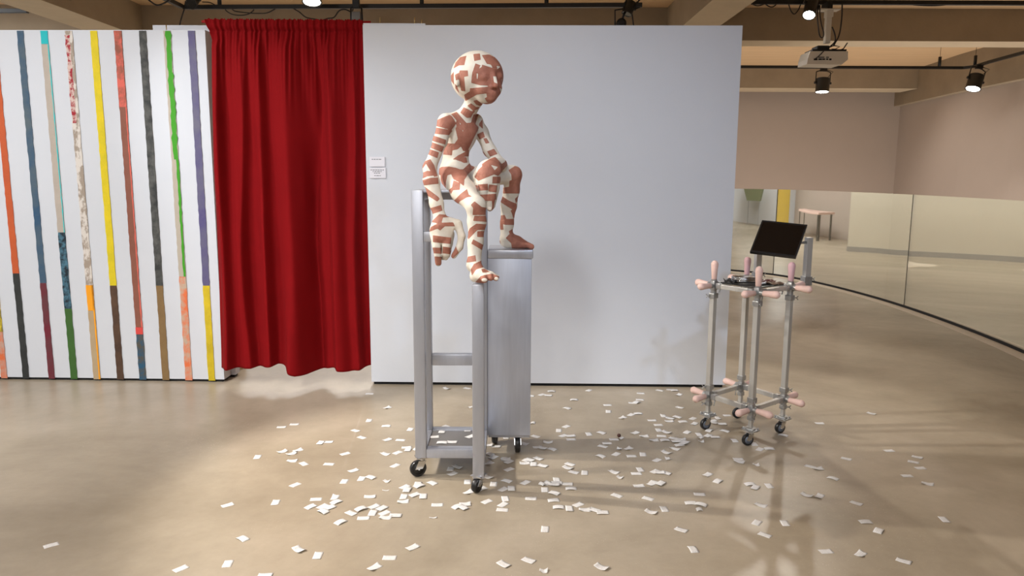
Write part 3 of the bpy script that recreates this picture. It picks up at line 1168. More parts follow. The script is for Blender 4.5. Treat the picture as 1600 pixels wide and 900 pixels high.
rail('track_rail', [(-3.55, 8.38, ZT), (1.35, tr_y(1.35), ZT)], 'long black lighting track above the curtain and white wall', [(-3.15, tr_y(-3.15)), (-0.97, tr_y(-.97)), (0.35, tr_y(.35))])
rail('track_rail', [(-3.62, 2.2, ZT), (-3.55, 8.335, ZT)], 'black lighting track running towards the viewer above the striped wall', [(-3.6, 4.0)])
rail('track_rail', [(-7.9, 8.55, ZT - 0.02), (-5.3, 8.5, ZT - 0.02)], 'black lighting track beyond the left ceiling beam', [(-6.4, 8.5)])
rail('track_rail', [(2.45, 8.02, ZT), (7.6, 8.0, ZT)], 'black lighting track above the glass balustrade, near one at the frame top', [(3.2, 8.02)])
ZT2 = 3.26
rl = [tuple(fl(x, y, ZT2)) for x, y in ((1600, 82), (1545, 97), (1523, 104), (1505, 106))]
rl = [(rl[0][0], 7.0, ZT2)] + rl + [(2.45, rl[-1][1], ZT2)]
o = rail('track_rail', rl, 'black bent lighting track in the ceiling bay before the far beam')
for hx, hy in ((6.9, rl[4][1]), (rl[3][0], rl[3][1])):
    b = B()
    b.cyl((hx, hy, ZT2 + 0.02), (hx, hy, ZT2 + 0.17), 0.024, 12)
    b.cyl((hx, hy, ZT2 + 0.16), (hx, hy, ZC), 0.003, 6)
    b.build('hanger', M['black'], o)


def fixture(name, label, top, lens, r, aim_lit=True, yoke=True, power=0, size=60, color=WARM):
    """can spotlight from the track point `top` to the lens centre `lens`"""
    top, lens = Vector(top), Vector(lens)
    t = empty(name, tuple(top), label, 'spotlight', 'track spotlights')
    d = (lens - top)
    ax = d.normalized()
    L = d.length
    body_l = L * 0.62
    a = lens - ax * body_l
    b = B()
    b.lathe(a, ax, [(0, r * 0.85), (0.01, r), (body_l - 0.01, r), (body_l, r * 1.06), (body_l, r * 0.9), (body_l - 0.012, r * 0.88)], 28)
    smooth_obj(b.build('housing', M['black'], t), 40)
    l = B()
    l.cyl(lens - ax * 0.014, lens - ax * 0.004, r * 0.88, 28)
    l.build('lens', M['lens'] if aim_lit else M['screen'], t)
    y = B()
    sx = ax.cross(Vector((0, 1, 0))).normalized() if abs(ax.y) < 0.9 else Vector((1, 0, 0))
    for s in (-1, 1):
        y.tube([top + sx * s * r * 0.5 + ax * 0.02, top + sx * s * r * 1.1 + ax * L * 0.12, a + sx * s * r * 1.1 + ax * body_l * 0.35], 0.009, 8)
        y.cyl(a + sx * s * r * 0.9 + ax * body_l * 0.35, a + sx * s * r * 1.3 + ax * body_l * 0.35, 0.02, 10)
    y.tube([top + sx * -r * 0.5 + ax * 0.02, top + sx * r * 0.5 + ax * 0.02], 0.012, 8)
    y.build('yoke', M['black'], t)
    ad = B()
    ad.box(top - Vector((0.05, 0.03, 0.03)), top + Vector((0.05, 0.03, 0.035)), 0.004)
    ad.build('track_adapter', M['black'], t)
    w = B()
    w.tube([top + Vector((0.04, 0, 0)), top + Vector((r * 1.4, -0.02, -0.04)), a + sx * r * 0.5 + ax * 0.01], 0.006, 6)
    w.build('power_lead', M['cable'], t)
    if power:
        d_ = lens + ax * 0.03
        o = spot(name + '_lamp', tuple(d_), tuple(d_ + ax), power, size, 0.7, r * 0.7, color)
        o.parent = t
        o.location = d_ - Vector(t.location)
    return t


fixture('track_spotlight', 'black spotlight hanging below the projector, pointing straight down', aty(1287, 108.5, 12.48), aty(1284.5, 144, 12.44), 0.105, power=55, size=80)
fixture('track_spotlight', 'black spotlight at the bend of the far track, lit lens down left', aty(1530, 104.5, 12.1), aty(1520, 139, 12.02), 0.108, power=70, size=95)
fixture('track_spotlight', 'black spotlight near the upper frame edge left of the projector', aty(1273, -18, 8.0), aty(1264, 24, 7.8), 0.062, power=60, size=70)
fixture('track_spotlight', 'round black spotlight above the red curtain, lit lens facing down', aty(487, -48, 8.0), aty(487.5, 3.5, 7.9), 0.095, power=40, size=80)
t = fixture('track_spotlight', 'black spotlight angled down above the white wall near the ceiling beam', aty(992, -8, 8.2), aty(979, 22, 8.15), 0.055, False, power=0)
spot('spot_cart', (1.25, 8.1, 3.1), (1.45, 4.1, 0.0), 170, 46, 0.5, 0.03, WARM)
fixture('track_spotlight', 'small black spotlight at the track corner above the striped wall', aty(308, -8, 8.2), aty(299, 6, 8.0), 0.055, False)
fixture('track_spotlight', 'black fixture cut by the right frame edge under the ceiling beam', aty(1612, 30, 10.6), aty(1606, 62, 10.5), 0.09, False)
# small boxy fixture above the curtain end
t = empty('control_box', tuple(aty(557, 6, 8.15)), 'small grey boxed fixture hanging from the track above the curtain end', 'fixture')
a = aty(557, 25, 8.1)
B().box(a + np.array([-0.045, -0.03, -0.045]), a + np.array([0.045, 0.03, 0.04]), 0.006).build('case', mat('grey plastic case', srgb(110, 108, 105), 0.5), t)
y = B()
for s in (-1, 1):
    y.tube([a + np.array([s * 0.055, 0, 0.09]), a + np.array([s * 0.06, 0, -0.07])], 0.009, 8)
y.tube([a + np.array([-0.055, 0, 0.085]), a + np.array([0.055, 0, 0.085])], 0.012, 8)
y.box(a + np.array([-0.035, -0.03, 0.085]), a + np.array([0.035, 0.03, 0.17]), 0.004)
y.build('yoke', M['black'], t)
# hanging fixture parts below the ceiling beam spotlight
t = empty('hanging_fixture', tuple(aty(970, 8, 8.176)), 'black yoke and round knob hanging just above the white wall top', 'fixture')
y = B()
y.tube([(1.26, 8.176, ZT - 0.02), aty(961, 16, 8.176), aty(961, 50, 8.176)], 0.009, 8)
y.tube([(1.33, 8.176, ZT - 0.02), aty(987, 16, 8.176), aty(991, 50, 8.176)], 0.008, 8)
y.build('yoke', M['black'], t)
y = B()
c_ = aty(970.5, 37, 8.176)
y.lathe(c_ + np.array([0, -0.04, 0]), (0, 1, 0), [(0, 0.03), (0.01, 0.052), (0.06, 0.052), (0.08, 0.03)], 20)
y.tube([c_, aty(975, 22, 8.176), aty(975, 5, 8.176)], 0.012, 8)
y.build('knob', M['black'], t)


def cable(pts, label, r=0.006, Y=8.1, name='hanging_cable'):
    P = smooth_curve([(x, y_) for x, y_ in pts], 6)
    b = B()
    Q = []
    for p in P:
        q_ = aty(p[0], p[1], Y)
        if Y >= 7.85:
            q_ = aty(p[0], p[1], tr_y(q_[0]) - 0.0)
        Q.append(q_)
    if Y >= 7.85:
        for e in (0, -1):
            if P[e][1] < 22:
                Q[e][2] = max(Q[e][2], ZT - 0.024)
    b.tube(Q, r, 6)
    return tag(b.build(name, M['cable']), label, 'cable', 'cables hanging from the lighting tracks')


cable([(352, 16), (362, 22), (375, 24), (388, 22), (397, 16)], 'looped black cable under the track above the curtain left part')
cable([(363, 17), (385, 20), (405, 21), (418, 20), (430, 14)], 'shallow black cable under the track above the curtain left part')
cable([(458, 13), (468, 19), (478, 27), (492, 30), (502, 32), (512, 29), (522, 27), (530, 17), (540, 15), (552, 21)], 'wavy cable sagging below the round lit spotlight', 0.007)
cable([(290, 2), (288, 14), (283, 30), (280, 44)], 'black cable dropping behind the striped wall top', 0.007, 8.0)
cable([(232, 0), (246, 8), (262, 2), (272, -6)], 'black cable loop at the frame top left of the track corner', 0.008, 7.6)
cable([(316, 3), (328, 4), (340, 10)], 'black cable crossing the ceiling bay left of the curtain', 0.006, 8.0)
cable([(1172, 5), (1184, 9), (1198, 5), (1206, 0)], 'black cable loop beside the right ceiling beam', 0.006, 7.9)
cable([(1190, 0), (1198, 8), (1207, 11), (1216, 4)], 'second black cable loop beside the right ceiling beam', 0.006, 7.95)
cable([(1232, 6), (1236, 17), (1241, 22), (1247, 16), (1251, 7)], 'narrow black cable loop left of the upper spotlight', 0.006, 7.9)
cable([(1280, 8), (1277, 22), (1279, 45), (1281, 56), (1285, 59), (1287, 52), (1283, 36), (1281, 20), (1281, 8)], 'long black cable loop hanging left of the projector pole', 0.006, 7.8)
cable([(1316, 6), (1315, 30), (1311, 55), (1302, 72)], 'black cable running down right of the projector pole', 0.007, 7.75)
cable([(1300, 42), (1304, 52), (1305, 64), (1297, 73)], 'short black cable beside the projector pole foot', 0.007, 7.75)
cable([(1405, 5), (1430, 8), (1455, 9), (1475, 8), (1492, 5)], 'slack black cable under the near track on the right', 0.006, 7.95)

pj = empty('projector', tuple(aty(1293, 95, 7.75)), 'white projector hanging on a ceiling pole above the balustrade', 'projector')
k = 7.75 / FOC
pc = aty(1294, 90, 7.75)
v = []
front = [(1261, 100), (1315, 101), (1325, 93), (1325, 80), (1266, 80), (1262, 92)]
f_ = []
for Y in (7.75, 8.0):
    for (x, y_) in front:
        q = aty(x, y_, 7.75)
        v.append((q[0], Y, q[2]))
n = len(front)
f_ = [tuple(range(n)), tuple(range(2 * n - 1, n - 1, -1))] + [(i, i + n, (i + 1) % n + n, (i + 1) % n) for i in range(n)]
mesh_obj('body', v, f_, M['proj_white'], pj)
b = B()
for (x0_, x1_, y0_, y1_) in ((1272, 1277, 91.5, 94), (1279, 1284, 91.5, 93.5), (1285, 1289, 91.5, 93.5), (1291, 1294, 91.5, 93.5), (1296, 1299, 91.5, 94), (1279, 1288, 88.8, 90), (1291, 1295, 88.8, 90)):
    a, c = aty(x0_, y0_, 7.747), aty(x1_, y1_, 7.747)
    b.box((a[0], 7.744, c[2]), (c[0], 7.751, a[2]))
b.build('port_panel', M['black_gap'], pj)
b = B()
a, c = aty(1268, 77.5, 7.8), aty(1321, 80.5, 7.8)
b.box((a[0], 7.77, c[2]), (c[0], 7.98, a[2]), 0.003)
a, c = aty(1277, 71, 7.8), aty(1296, 78, 7.8)
b.box((a[0], 7.79, c[2]), (c[0], 7.95, a[2]), 0.01)
b.tube([aty(x, y_, 7.76) for x, y_ in ((1296, 74), (1303, 71), (1312, 73), (1305, 77), (1298, 76), (1311, 79), (1318, 76), (1324, 67))], 0.006, 6)
b.tube([aty(x, y_, 7.74) for x, y_ in ((1287, 80), (1280, 87), (1274, 92))], 0.005, 6)
b.build('mount_plate', M['black'], pj)
b = B()
a = aty(1295, 16, 7.9)
b.box((a[0] - 0.026, 7.87, aty(1295, 68, 7.9)[2]), (a[0] + 0.026, 7.93, a[2]), 0.004)
b.build('pole', M['proj_white'], pj)
b = B()
b.box((a[0] - 0.10, 7.84, a[2] - 0.005), (a[0] + 0.10, 7.96, a[2] + 0.006), 0.002)
b.box((a[0] - 0.03, 7.86, a[2] - 0.07), (a[0] + 0.035, 7.94, a[2]), 0.002)
b.build('ceiling_bracket', M['proj_white'], pj)
b = B()
b.box((a[0] - 0.02, 7.88, a[2] + 0.006), (a[0] + 0.03, 8.05, 3.27), 0.002)
b.build('clamp', M['black'], pj)

# ------------------------------------------------------------------ the seated figure: one continuous surface
def J(x, y, Y, r=None):
    p = aty(x, y, Y)
    return (p, None if r is None else r * Y / FOC)


PR = []   # primitives: (chain, kind, a, b, ra, rb, k)


def cap(chain, pts, k=0.012):
    """pts: list of (px, py, Y, radius px)"""
    for p, q in zip(pts, pts[1:]):
        a, ra = J(*p)
        b_, rb = J(*q)
        PR.append((chain, 'cap', a, b_, ra, rb, k))


def ell(chain, c, rad, k=0.012, rot=None):
    """c=(px,py,Y), rad in px (x,y-depth,z), rot = yaw rotation"""
    p, _ = J(*c)
    s_ = c[2] / FOC
    PR.append((chain, 'ell', p, np.array(rad) * s_, rot or 0.0, 0, k))


FD = math.radians(38)      # where the face looks: to the right of the viewer
# torso
TY = 3.80
ell('T', (721, 208, TY), (24, 24, 27), 0.03, -0.7)
ell('T', (722, 196, TY), (27, 16, 15), 0.03, 0.72)
cap('T', [(718, 205, TY, 20), (712, 245, TY + .0, 17.5), (711, 270, TY - .01, 20)], 0.03)
ell('T', (712, 268, TY), (25, 23, 19), 0.03)
cap('T', [(698, 189, TY - .07, 11), (722, 186, TY - .02, 12), (743, 188, TY + .07, 10)], 0.025)
# neck
cap('T', [(722, 190, TY - .01, 12), (733, 172, TY - .04, 11), (744, 152, TY - .06, 14)], 0.02)
HY = 3.73
ell('H', (746, 119, HY), (39.5, 42, 37), 0.015)
ell('H', (740, 122, HY + .02), (33, 38, 34), 0.015)
# face volume toward the viewer's right
sn, cs = math.sin(FD), math.cos(FD)


def face(side, fwd, py, r, k=0.012, chain='H', rad=None):
    """side: px to the figure's left (+) , fwd: px forward from the skull centre"""
    px_ = 746 + fwd * sn + side * cs
    Y = HY - (fwd * cs - side * sn) * HY / FOC
    if rad is None:
        ell(chain, (px_, py, Y), (r, r, r), k)
    else:
        ell(chain, (px_, py, Y), rad, k, -(math.pi / 2 - FD) if False else FD)
    return px_, Y


face(0, 22, 138, 22, 0.03, rad=(20, 19, 22))
face(0, 26, 148, 13, 0.02, rad=(14, 14, 13))        # jaw and chin
face(0, 36, 153, 6, 0.012)
face(0, 39, 145, 5, 0.008, rad=(9, 5, 3.0))         # lips
face(0, 38.5, 149, 4.5, 0.006, rad=(8, 5, 2.6))
face(13, 30, 139, 9, 0.02)                           # cheeks
face(-13, 30, 139, 9, 0.02)
face(0, 33, 105, 12, 0.02, rad=(17, 8, 7))          # brow ridge
face(14, 33.5, 120, 7.5, 0.006)                     # closed eyes
face(-14, 33.5, 120, 7.5, 0.006)
p, Y1 = 746 + 40 * sn, HY - 40 * cs * HY / FOC
q, Y2 = 746 + 47 * sn, HY - 47 * cs * HY / FOC
cap('H', [(p - .5, 114, Y1, 3.5), (q, 133, Y2, 4.6)], 0.012)   # nose
face(4.5, 42, 135, 3.2, 0.006)
face(-4.5, 42, 135, 3.2, 0.006)
# ears
ex_, eY = 745 - 40 * cs + 2 * sn, HY - (2 * cs + 40 * sn) * HY / FOC
ell('H', (ex_ - 0.5, 124, eY + 0.0), (4.5, 7.5, 11.5), 0.006, 0.5)
ell('H', (ex_ - 3, 120, eY + .005), (3.0, 7, 6.5), 0.005, 0.5)
ell('H', (746 + 40 * cs, 124, HY + 40 * sn * HY / FOC), (4.5, 7.5, 11.5), 0.006, 0.5)

# right arm (viewer's left), hanging
cap('AR', [(696, 193, 3.72, 12.6), (688, 220, 3.69, 10.3), (672, 262, 3.66, 9.4)], 0.02)
cap('AR', [(671, 262, 3.66, 10), (674, 282, 3.635, 11.8), (682, 318, 3.60, 10.2), (687, 340, 3.585, 8.8)], 0.02)
RY = 3.575
cap('AR', [(687, 338, 3.58, 9), (690, 352, RY, 14), (690, 368, RY, 14.5)], 0.016)
ell('AR', (690, 360, RY), (19, 11, 17), 0.014)
for pts in (
        [(679, 368, RY - .005, 7.2), (682, 385, RY - .02, 6.4), (684, 398, RY - .015, 5.8), (685, 411, RY + .0, 5.2)],
        [(698, 368, RY - .005, 7.2), (697, 384, RY - .022, 6.4), (696.5, 397, RY - .012, 5.8), (696, 402, RY + .005, 5.2)],
        [(672.5+9, 366, RY + .03, 6.5), (684, 382, RY + .035, 5.8), (691, 394, RY + .03, 5.2), (692, 402, RY + .02, 4.8)],
        [(704, 366, RY + .025, 6.5), (702, 380, RY + .035, 5.8), (700, 391, RY + .035, 5.2), (699, 399, RY + .025, 4.8)]):
    cap('FR', pts, 0.004)
cap('TR', [(702, 347, RY + .01, 8), (715, 350, RY + .01, 6.8), (721.5, 369, RY - .005, 5.8), (718, 386, RY - .01, 5.4), (709, 400, RY - .01, 4.4)], 0.01)

# left arm (viewer's right), hand draped over the raised knee
cap('AL', [(744, 192, 3.88, 10.5), (752, 207, 3.88, 10.3), (765, 235, 3.87, 9.2), (781, 256, 3.85, 9.0)], 0.02)
cap('AL', [(783, 259, 3.845, 9.5), (778, 257, 3.74, 9.0), (770, 257, 3.66, 9.5)], 0.02)
LY = 3.60
ell('AL', (764, 267, LY + .01), (19, 12, 18), 0.014, 0.0)
cap('AL', [(771, 258, LY + .05, 11), (762, 272, LY, 14), (762, 284, LY - .01, 14)], 0.016)
for pts in (
        [(755, 283, LY - .01, 7.4), (755.5, 298, LY - .022, 6.8), (756, 311, LY - .015, 6.2), (756.5, 318, LY - .0, 5.6)],
        [(771, 283, LY - .01, 7.2), (770, 297, LY - .022, 6.6), (768, 311, LY - .015, 6.2), (765.5, 325, LY - .005, 5.6)],
        [(750, 281, LY + .02, 6.8), (748, 294, LY + .015, 6.2), (749, 307, LY + .02, 5.6), (752, 317, LY + .03, 5.0)],
        [(776, 279, LY + .02, 6.4), (774.5, 296, LY + .02, 6.0), (771, 312, LY + .022, 5.4), (769, 322, LY + .025, 5.0)]):
    cap('FL', pts, 0.004)
cap('TL', [(750, 268, LY + .04, 7.5), (746, 276, LY + .055, 6.5), (746, 290, LY + .05, 5.8), (750, 300, LY + .045, 5.0)], 0.01)

# right leg: thigh towards the viewer, foot on the short post
cap('LR', [(708, 275, 3.74, 21), (724, 299, 3.60, 18), (743, 321, 3.49, 15.0)], 0.03)
cap('LR', [(744, 322, 3.485, 14.8), (745, 347, 3.50, 13.8), (743, 378, 3.49, 11.4), (741, 406, 3.475, 10.8)], 0.02)
ell('LR', (739, 414, 3.49), (10.5, 14, 12), 0.012)
cap('LR', [(741, 412, 3.46, 10.5), (749, 426, 3.42, 9.5)], 0.016)
cap('FT', [(742, 430, 3.46, 8), (752, 430, 3.40, 9), (758, 433, 3.375, 7)], 0.012)
cap('FT', [(743, 433, 3.458, 8.5), (754, 434.5, 3.43, 8.5)], 0.012)
cap('FT', [(750, 427, 3.43, 9), (766, 431, 3.40, 7.5)], 0.012)
for a_, b_, r0, r1 in (((756, 432, 3.38), (757, 437, 3.345), 6, 5.6), ((765, 430, 3.38), (767, 435, 3.355), 5, 4.4),
                       ((768, 429, 3.40), (775, 435, 3.37), 5, 4.6), ((767, 428, 3.42), (777, 433, 3.40), 4.5, 3.8), ((764, 428, 3.44), (774, 434, 3.43), 4.5, 3.6)):
    cap('FT', [(*a_, r0), (*b_, r1)], 0.004)

# left leg: knee up, foot on the cabinet lid
cap('LL', [(722, 278, 3.84, 19), (745, 279, 3.86, 16.5), (784, 272, 3.90, 14), (801, 273, 3.92, 13.2)], 0.03)
cap('LL', [(802, 273, 3.925, 13), (799, 298, 3.95, 11.8), (795, 320, 3.965, 12), (792, 350, 3.985, 9.8), (791, 370, 3.99, 9.3)], 0.02)
ell('LL', (791, 376, 4.0), (10.5, 9.5, 11), 0.012)
cap('LL', [(794, 372, 3.99, 10), (808, 378, 3.985, 8.8), (818, 382, 3.98, 7)], 0.016)
ell('LL', (806, 381.5, 3.985), (20, 9, 7.2), 0.012)
for dx, dY, r in ((0, -.02, 4.6), (-1, -.005, 4.0), (-2.5, .01, 3.8), (-4, .022, 3.6), (-6, .035, 3.3)):
    cap('GT', [(816 + dx, 383, 3.985 + dY, r + .6), (824 + dx, 382.5, 3.98 + dY, r), (830.5 + dx, 385.5, 3.975 + dY, r)], 0.004)


def sdf_prim(pr, P):
    _, kind, a, b_, ra, rb, k = pr
    if kind == 'cap':
        ab = (b_ - a).astype(np.float32)
        L2 = float(ab @ ab) + 1e-9
        d = P - a.astype(np.float32)
        t = np.clip((d @ ab) / L2, 0, 1)
        q = d - t[..., None] * ab
        return np.sqrt((q * q).sum(-1)) - (ra + (rb - ra) * t)
    rad = b_.astype(np.float32)
    c_, s_ = math.cos(ra), math.sin(ra)
    d = P - a.astype(np.float32)
    X = d[..., 0] * c_ + d[..., 1] * s_
    Y = -d[..., 0] * s_ + d[..., 1] * c_
    Z = d[..., 2]
    k0 = np.sqrt((X / rad[0]) ** 2 + (Y / rad[1]) ** 2 + (Z / rad[2]) ** 2) + 1e-6
    k1 = np.sqrt((X / rad[0] ** 2) ** 2 + (Y / rad[1] ** 2) ** 2 + (Z / rad[2] ** 2) ** 2) + 1e-9
    return k0 * (k0 - 1.0) / k1


def smin(a, b_, k):
    h = np.maximum(k - np.abs(a - b_), 0.0) / np.maximum(k, 1e-6)
    return np.minimum(a, b_) - h * h * k * 0.25


def bounds(pr):
    _, kind, a, b_, ra, rb, k = pr
    if kind == 'cap':
        m = max(ra, rb)
        return np.minimum(a, b_) - m, np.maximum(a, b_) + m
    m = float(np.max(b_))
    return a - m, a + m


VX = 0.0042
lo = np.array([9., 9, 9])
hi = -lo
for pr in PR:
    l, h = bounds(pr)
    lo = np.minimum(lo, l)
    hi = np.maximum(hi, h)
lo -= 0.012
hi += 0.012
dims = np.ceil((hi - lo) / VX).astype(int) + 1
gx = [(lo[i] + VX * np.arange(dims[i])).astype(np.float32) for i in range(3)]
chains = []
for pr in PR:
    if pr[0] not in chains:
        chains.append(pr[0])


def chain_field(ch):
    D = np.full(tuple(dims), 0.2, dtype=np.float32)
    for pr in PR:
        if pr[0] != ch:
            continue
        l, h = bounds(pr)
        pad = 0.05
        i0 = np.maximum(((l - pad - lo) / VX).astype(int), 0)
        i1 = np.minimum(((h + pad - lo) / VX).astype(int) + 2, dims)
        P = np.stack(np.meshgrid(gx[0][i0[0]:i1[0]], gx[1][i0[1]:i1[1]], gx[2][i0[2]:i1[2]], indexing='ij'), -1)
        d = sdf_prim(pr, P)
        s_ = (slice(i0[0], i1[0]), slice(i0[1], i1[1]), slice(i0[2], i1[2]))
        D[s_] = smin(D[s_], d, pr[6])
    return D


def kfield(center, r_in, k_in, k_out):
    X, Y, Z = np.meshgrid(*gx, indexing='ij', sparse=True)
    d = np.sqrt((X - center[0]) ** 2 + (Y - center[1]) ** 2 + (Z - center[2]) ** 2)
    t = np.clip((d - r_in) / (r_in * 0.5), 0, 1)
    return (k_in * (1 - t) + k_out * t).astype(np.float32)


def merge(D, E_, center, r_in, k_in, k_out=0.002):
    return smin(D, E_, kfield(center, r_in, k_in, k_out))


D = chain_field('T')
D = smin(D, chain_field('H'), 0.012)
D = merge(D, chain_field('LR'), J(708, 274, 3.76)[0], 0.10, 0.03)
D = merge(D, chain_field('LL'), J(722, 278, 3.84)[0], 0.09, 0.03)
AR = chain_field('AR')
AR = smin(AR, chain_field('FR'), 0.006)
AR = merge(AR, chain_field('TR'), J(702, 347, RY)[0], 0.04, 0.014)
D = merge(D, AR, J(694, 193, 3.72)[0], 0.06, 0.025)
AL = chain_field('AL')
AL = smin(AL, chain_field('FL'), 0.006)
AL = merge(AL, chain_field('TL'), J(752, 270, LY)[0], 0.04, 0.012)
D = merge(D, AL, J(744, 192, 3.88)[0], 0.055, 0.02)
D = smin(D, chain_field('FT'), 0.008)
D = smin(D, chain_field('GT'), 0.006)
del AR, AL

# surface nets
ins = D < 0
cellmix = np.zeros(tuple(dims - 1), dtype=np.int8)
for i in (0, 1):
    for j in (0, 1):
        for k in (0, 1):
            cellmix += ins[i:dims[0] - 1 + i, j:dims[1] - 1 + j, k:dims[2] - 1 + k]
act = np.argwhere((cellmix > 0) & (cellmix < 8))
idx = np.full(tuple(dims - 1), -1, dtype=np.int32)
idx[act[:, 0], act[:, 1], act[:, 2]] = np.arange(len(act))
acc = np.zeros((len(act), 3))
cnt = np.zeros(len(act))
cor = [(i, j, k) for i in (0, 1) for j in (0, 1) for k in (0, 1)]
for a_ in cor:
    for ax_ in range(3):
        if a_[ax_] == 0:
            b2 = list(a_)
            b2[ax_] = 1
            pa, pb = act + np.array(a_), act + np.array(b2)
            va, vb = D[pa[:, 0], pa[:, 1], pa[:, 2]], D[pb[:, 0], pb[:, 1], pb[:, 2]]
            mk = (va < 0) != (vb < 0)
            t = np.where(mk, va / np.where(mk, va - vb, 1), 0)
            pt_ = pa + (np.array(b2) - np.array(a_)) * t[:, None]
            acc[mk] += pt_[mk]
            cnt[mk] += 1
SV = acc / cnt[:, None] * VX + lo
quads = []
for ax_ in range(3):
    sl0 = [slice(1, dims[i] - 1) for i in range(3)]
    a_sl, b_sl = list(sl0), list(sl0)
    a_sl[ax_] = slice(0, dims[ax_] - 1)
    b_sl[ax_] = slice(1, dims[ax_])
    A_, B_ = ins[tuple(a_sl)], ins[tuple(b_sl)]
    e = np.argwhere(A_ != B_)
    sgn = A_[e[:, 0], e[:, 1], e[:, 2]]
    off_ = np.array([1, 1, 1])
    off_[ax_] = 0
    e = e + off_
    u_, w_ = [(1, 2), (2, 0), (0, 1)][ax_]
    du, dw = np.zeros(3, int), np.zeros(3, int)
    du[u_], dw[w_] = 1, 1
    q0 = idx[tuple((e - du - dw).T)]
    q1_ = idx[tuple((e - dw).T)]
    q2_ = idx[tuple(e.T)]
    q3_ = idx[tuple((e - du).T)]
    Q = np.stack([q0, q1_, q2_, q3_], 1)
    Q[~sgn] = Q[~sgn][:, ::-1]
    quads.append(Q)
quads = np.concatenate(quads)
del D, ins, cellmix, idx
# light smoothing of the net
ed = np.concatenate([quads[:, [0, 1]], quads[:, [1, 2]], quads[:, [2, 3]], quads[:, [3, 0]]])
for it in range(3):
    s_ = np.zeros_like(SV)
    c_ = np.zeros(len(SV))
    np.add.at(s_, ed[:, 0], SV[ed[:, 1]])
    np.add.at(c_, ed[:, 0], 1)
    np.add.at(s_, ed[:, 1], SV[ed[:, 0]])
    np.add.at(c_, ed[:, 1], 1)
    SV = SV * 0.5 + 0.5 * s_ / np.maximum(c_, 1)[:, None]
# limb of every vertex
dist = {}
P32 = SV.astype(np.float32)
for ch in chains:
    dd = np.full(len(SV), 9.0, dtype=np.float32)
    for pr in PR:
        if pr[0] == ch:
            dd = np.minimum(dd, sdf_prim(pr, P32))
    dist[ch] = dd
ZN = ['T', 'H', 'AR', 'AL', 'LR', 'LL', 'HR', 'HL']
zd = np.stack([dist['T'] + 0.004, dist['H'] - .004, dist['AR'], dist['AL'] - .0, np.minimum(dist['LR'], dist['FT']), np.minimum(dist['LL'], dist['GT']),
               np.minimum(dist['FR'], dist['TR']), np.minimum(dist['FL'], dist['TL'])], 1)
zone = zd.argmin(1)

# tape patches, cut as straight-edged pieces (survey pixels), per limb


def Z(ox, oy, s_, *polys):
    return [[(ox + x / s_, oy + y / s_) for x, y in p] for p in polys]


TP = {z: [] for z in ZN}
HO = {z: [] for z in ZN}
h1 = Z(695, 75, 9,
       [(120, 290), (150, 205), (215, 130), (305, 108), (275, 240), (200, 245)],
       [(400, 85), (495, 75), (505, 165), (415, 185)],
       [(520, 100), (620, 90), (730, 140), (800, 240), (870, 300), (900, 440), (850, 560), (800, 580), (772, 557), (790, 650), (740, 790), (650, 785), (590, 760), (560, 705), (592, 690), (585, 640), (450, 655), (290, 750), (270, 660), (350, 610), (355, 565), (600, 545), (632, 530), (500, 525), (370, 490), (385, 350), (430, 215), (505, 245), (530, 235), (672, 280), (650, 235), (590, 222)],
       [(140, 375), (205, 345), (205, 315), (325, 315), (328, 395), (272, 405), (290, 610), (228, 600), (198, 440), (155, 455)],
       [(60, 420), (125, 330), (130, 380), (125, 420), (132, 520)],
       [(140, 500), (175, 540), (190, 590), (205, 640), (150, 570)],
       [(400, 745), (450, 728), (520, 780), (600, 770), (650, 780), (560, 800), (490, 815), (440, 795)],
       [(315, 810), (365, 775), (440, 830), (490, 830), (470, 860), (400, 885)])
TP['H'] += h1
TP['T'] += h1[-2:]
HO['H'] += Z(695, 75, 9, [(680, 395), (722, 400), (740, 500), (692, 482)], [(446, 355), (468, 355), (463, 435), (450, 435)],
             [(728, 248), (785, 262), (738, 298)], [(495, 250), (525, 235), (520, 262), (480, 300)])
nk = Z(655, 165, 6.43, [(412, 70), (445, 15), (500, 40), (520, 55), (565, 55), (540, 80), (520, 120), (480, 125)])
TP['T'] += nk + Z(655, 165, 6.43,
                  [(320, 85), (375, 62), (475, 175), (520, 170), (545, 90), (600, 80), (565, 185), (612, 232), (580, 265), (545, 335), (515, 400), (485, 460), (440, 455), (420, 410), (385, 440), (335, 450), (330, 500), (225, 490), (245, 400), (275, 378), (355, 382), (388, 335), (358, 205), (375, 150)],
                  [(330, 545), (390, 500), (460, 465), (500, 440), (500, 510), (445, 515), (475, 520), (485, 572), (350, 598)],
                  [(170, 655), (225, 615), (300, 612), (370, 625), (410, 640), (440, 640), (510, 575), (560, 625), (490, 690), (455, 745), (450, 810), (400, 770), (345, 740), (320, 690), (285, 700), (270, 760), (265, 860), (245, 860), (215, 740), (215, 700), (185, 690)])
TP['LR'] += [TP['T'][-1]]
TP['LL'] += [TP['T'][-1]]
HO['T'] += Z(655, 165, 6.43, [(403, 170), (418, 180), (415, 198)], [(430, 236), (442, 250), (438, 268)])
TP['AL'] += Z(655, 165, 6.43, [(545, 95), (600, 80), (635, 130), (640, 235), (590, 190), (608, 110), (575, 180)],
              [(580, 290), (642, 260), (662, 315), (605, 340)], [(643, 330), (677, 325), (707, 375), (668, 383)],
              [(682, 460), (752, 433), (787, 487), (712, 512)], [(628, 465), (645, 460), (677, 512), (663, 518)])
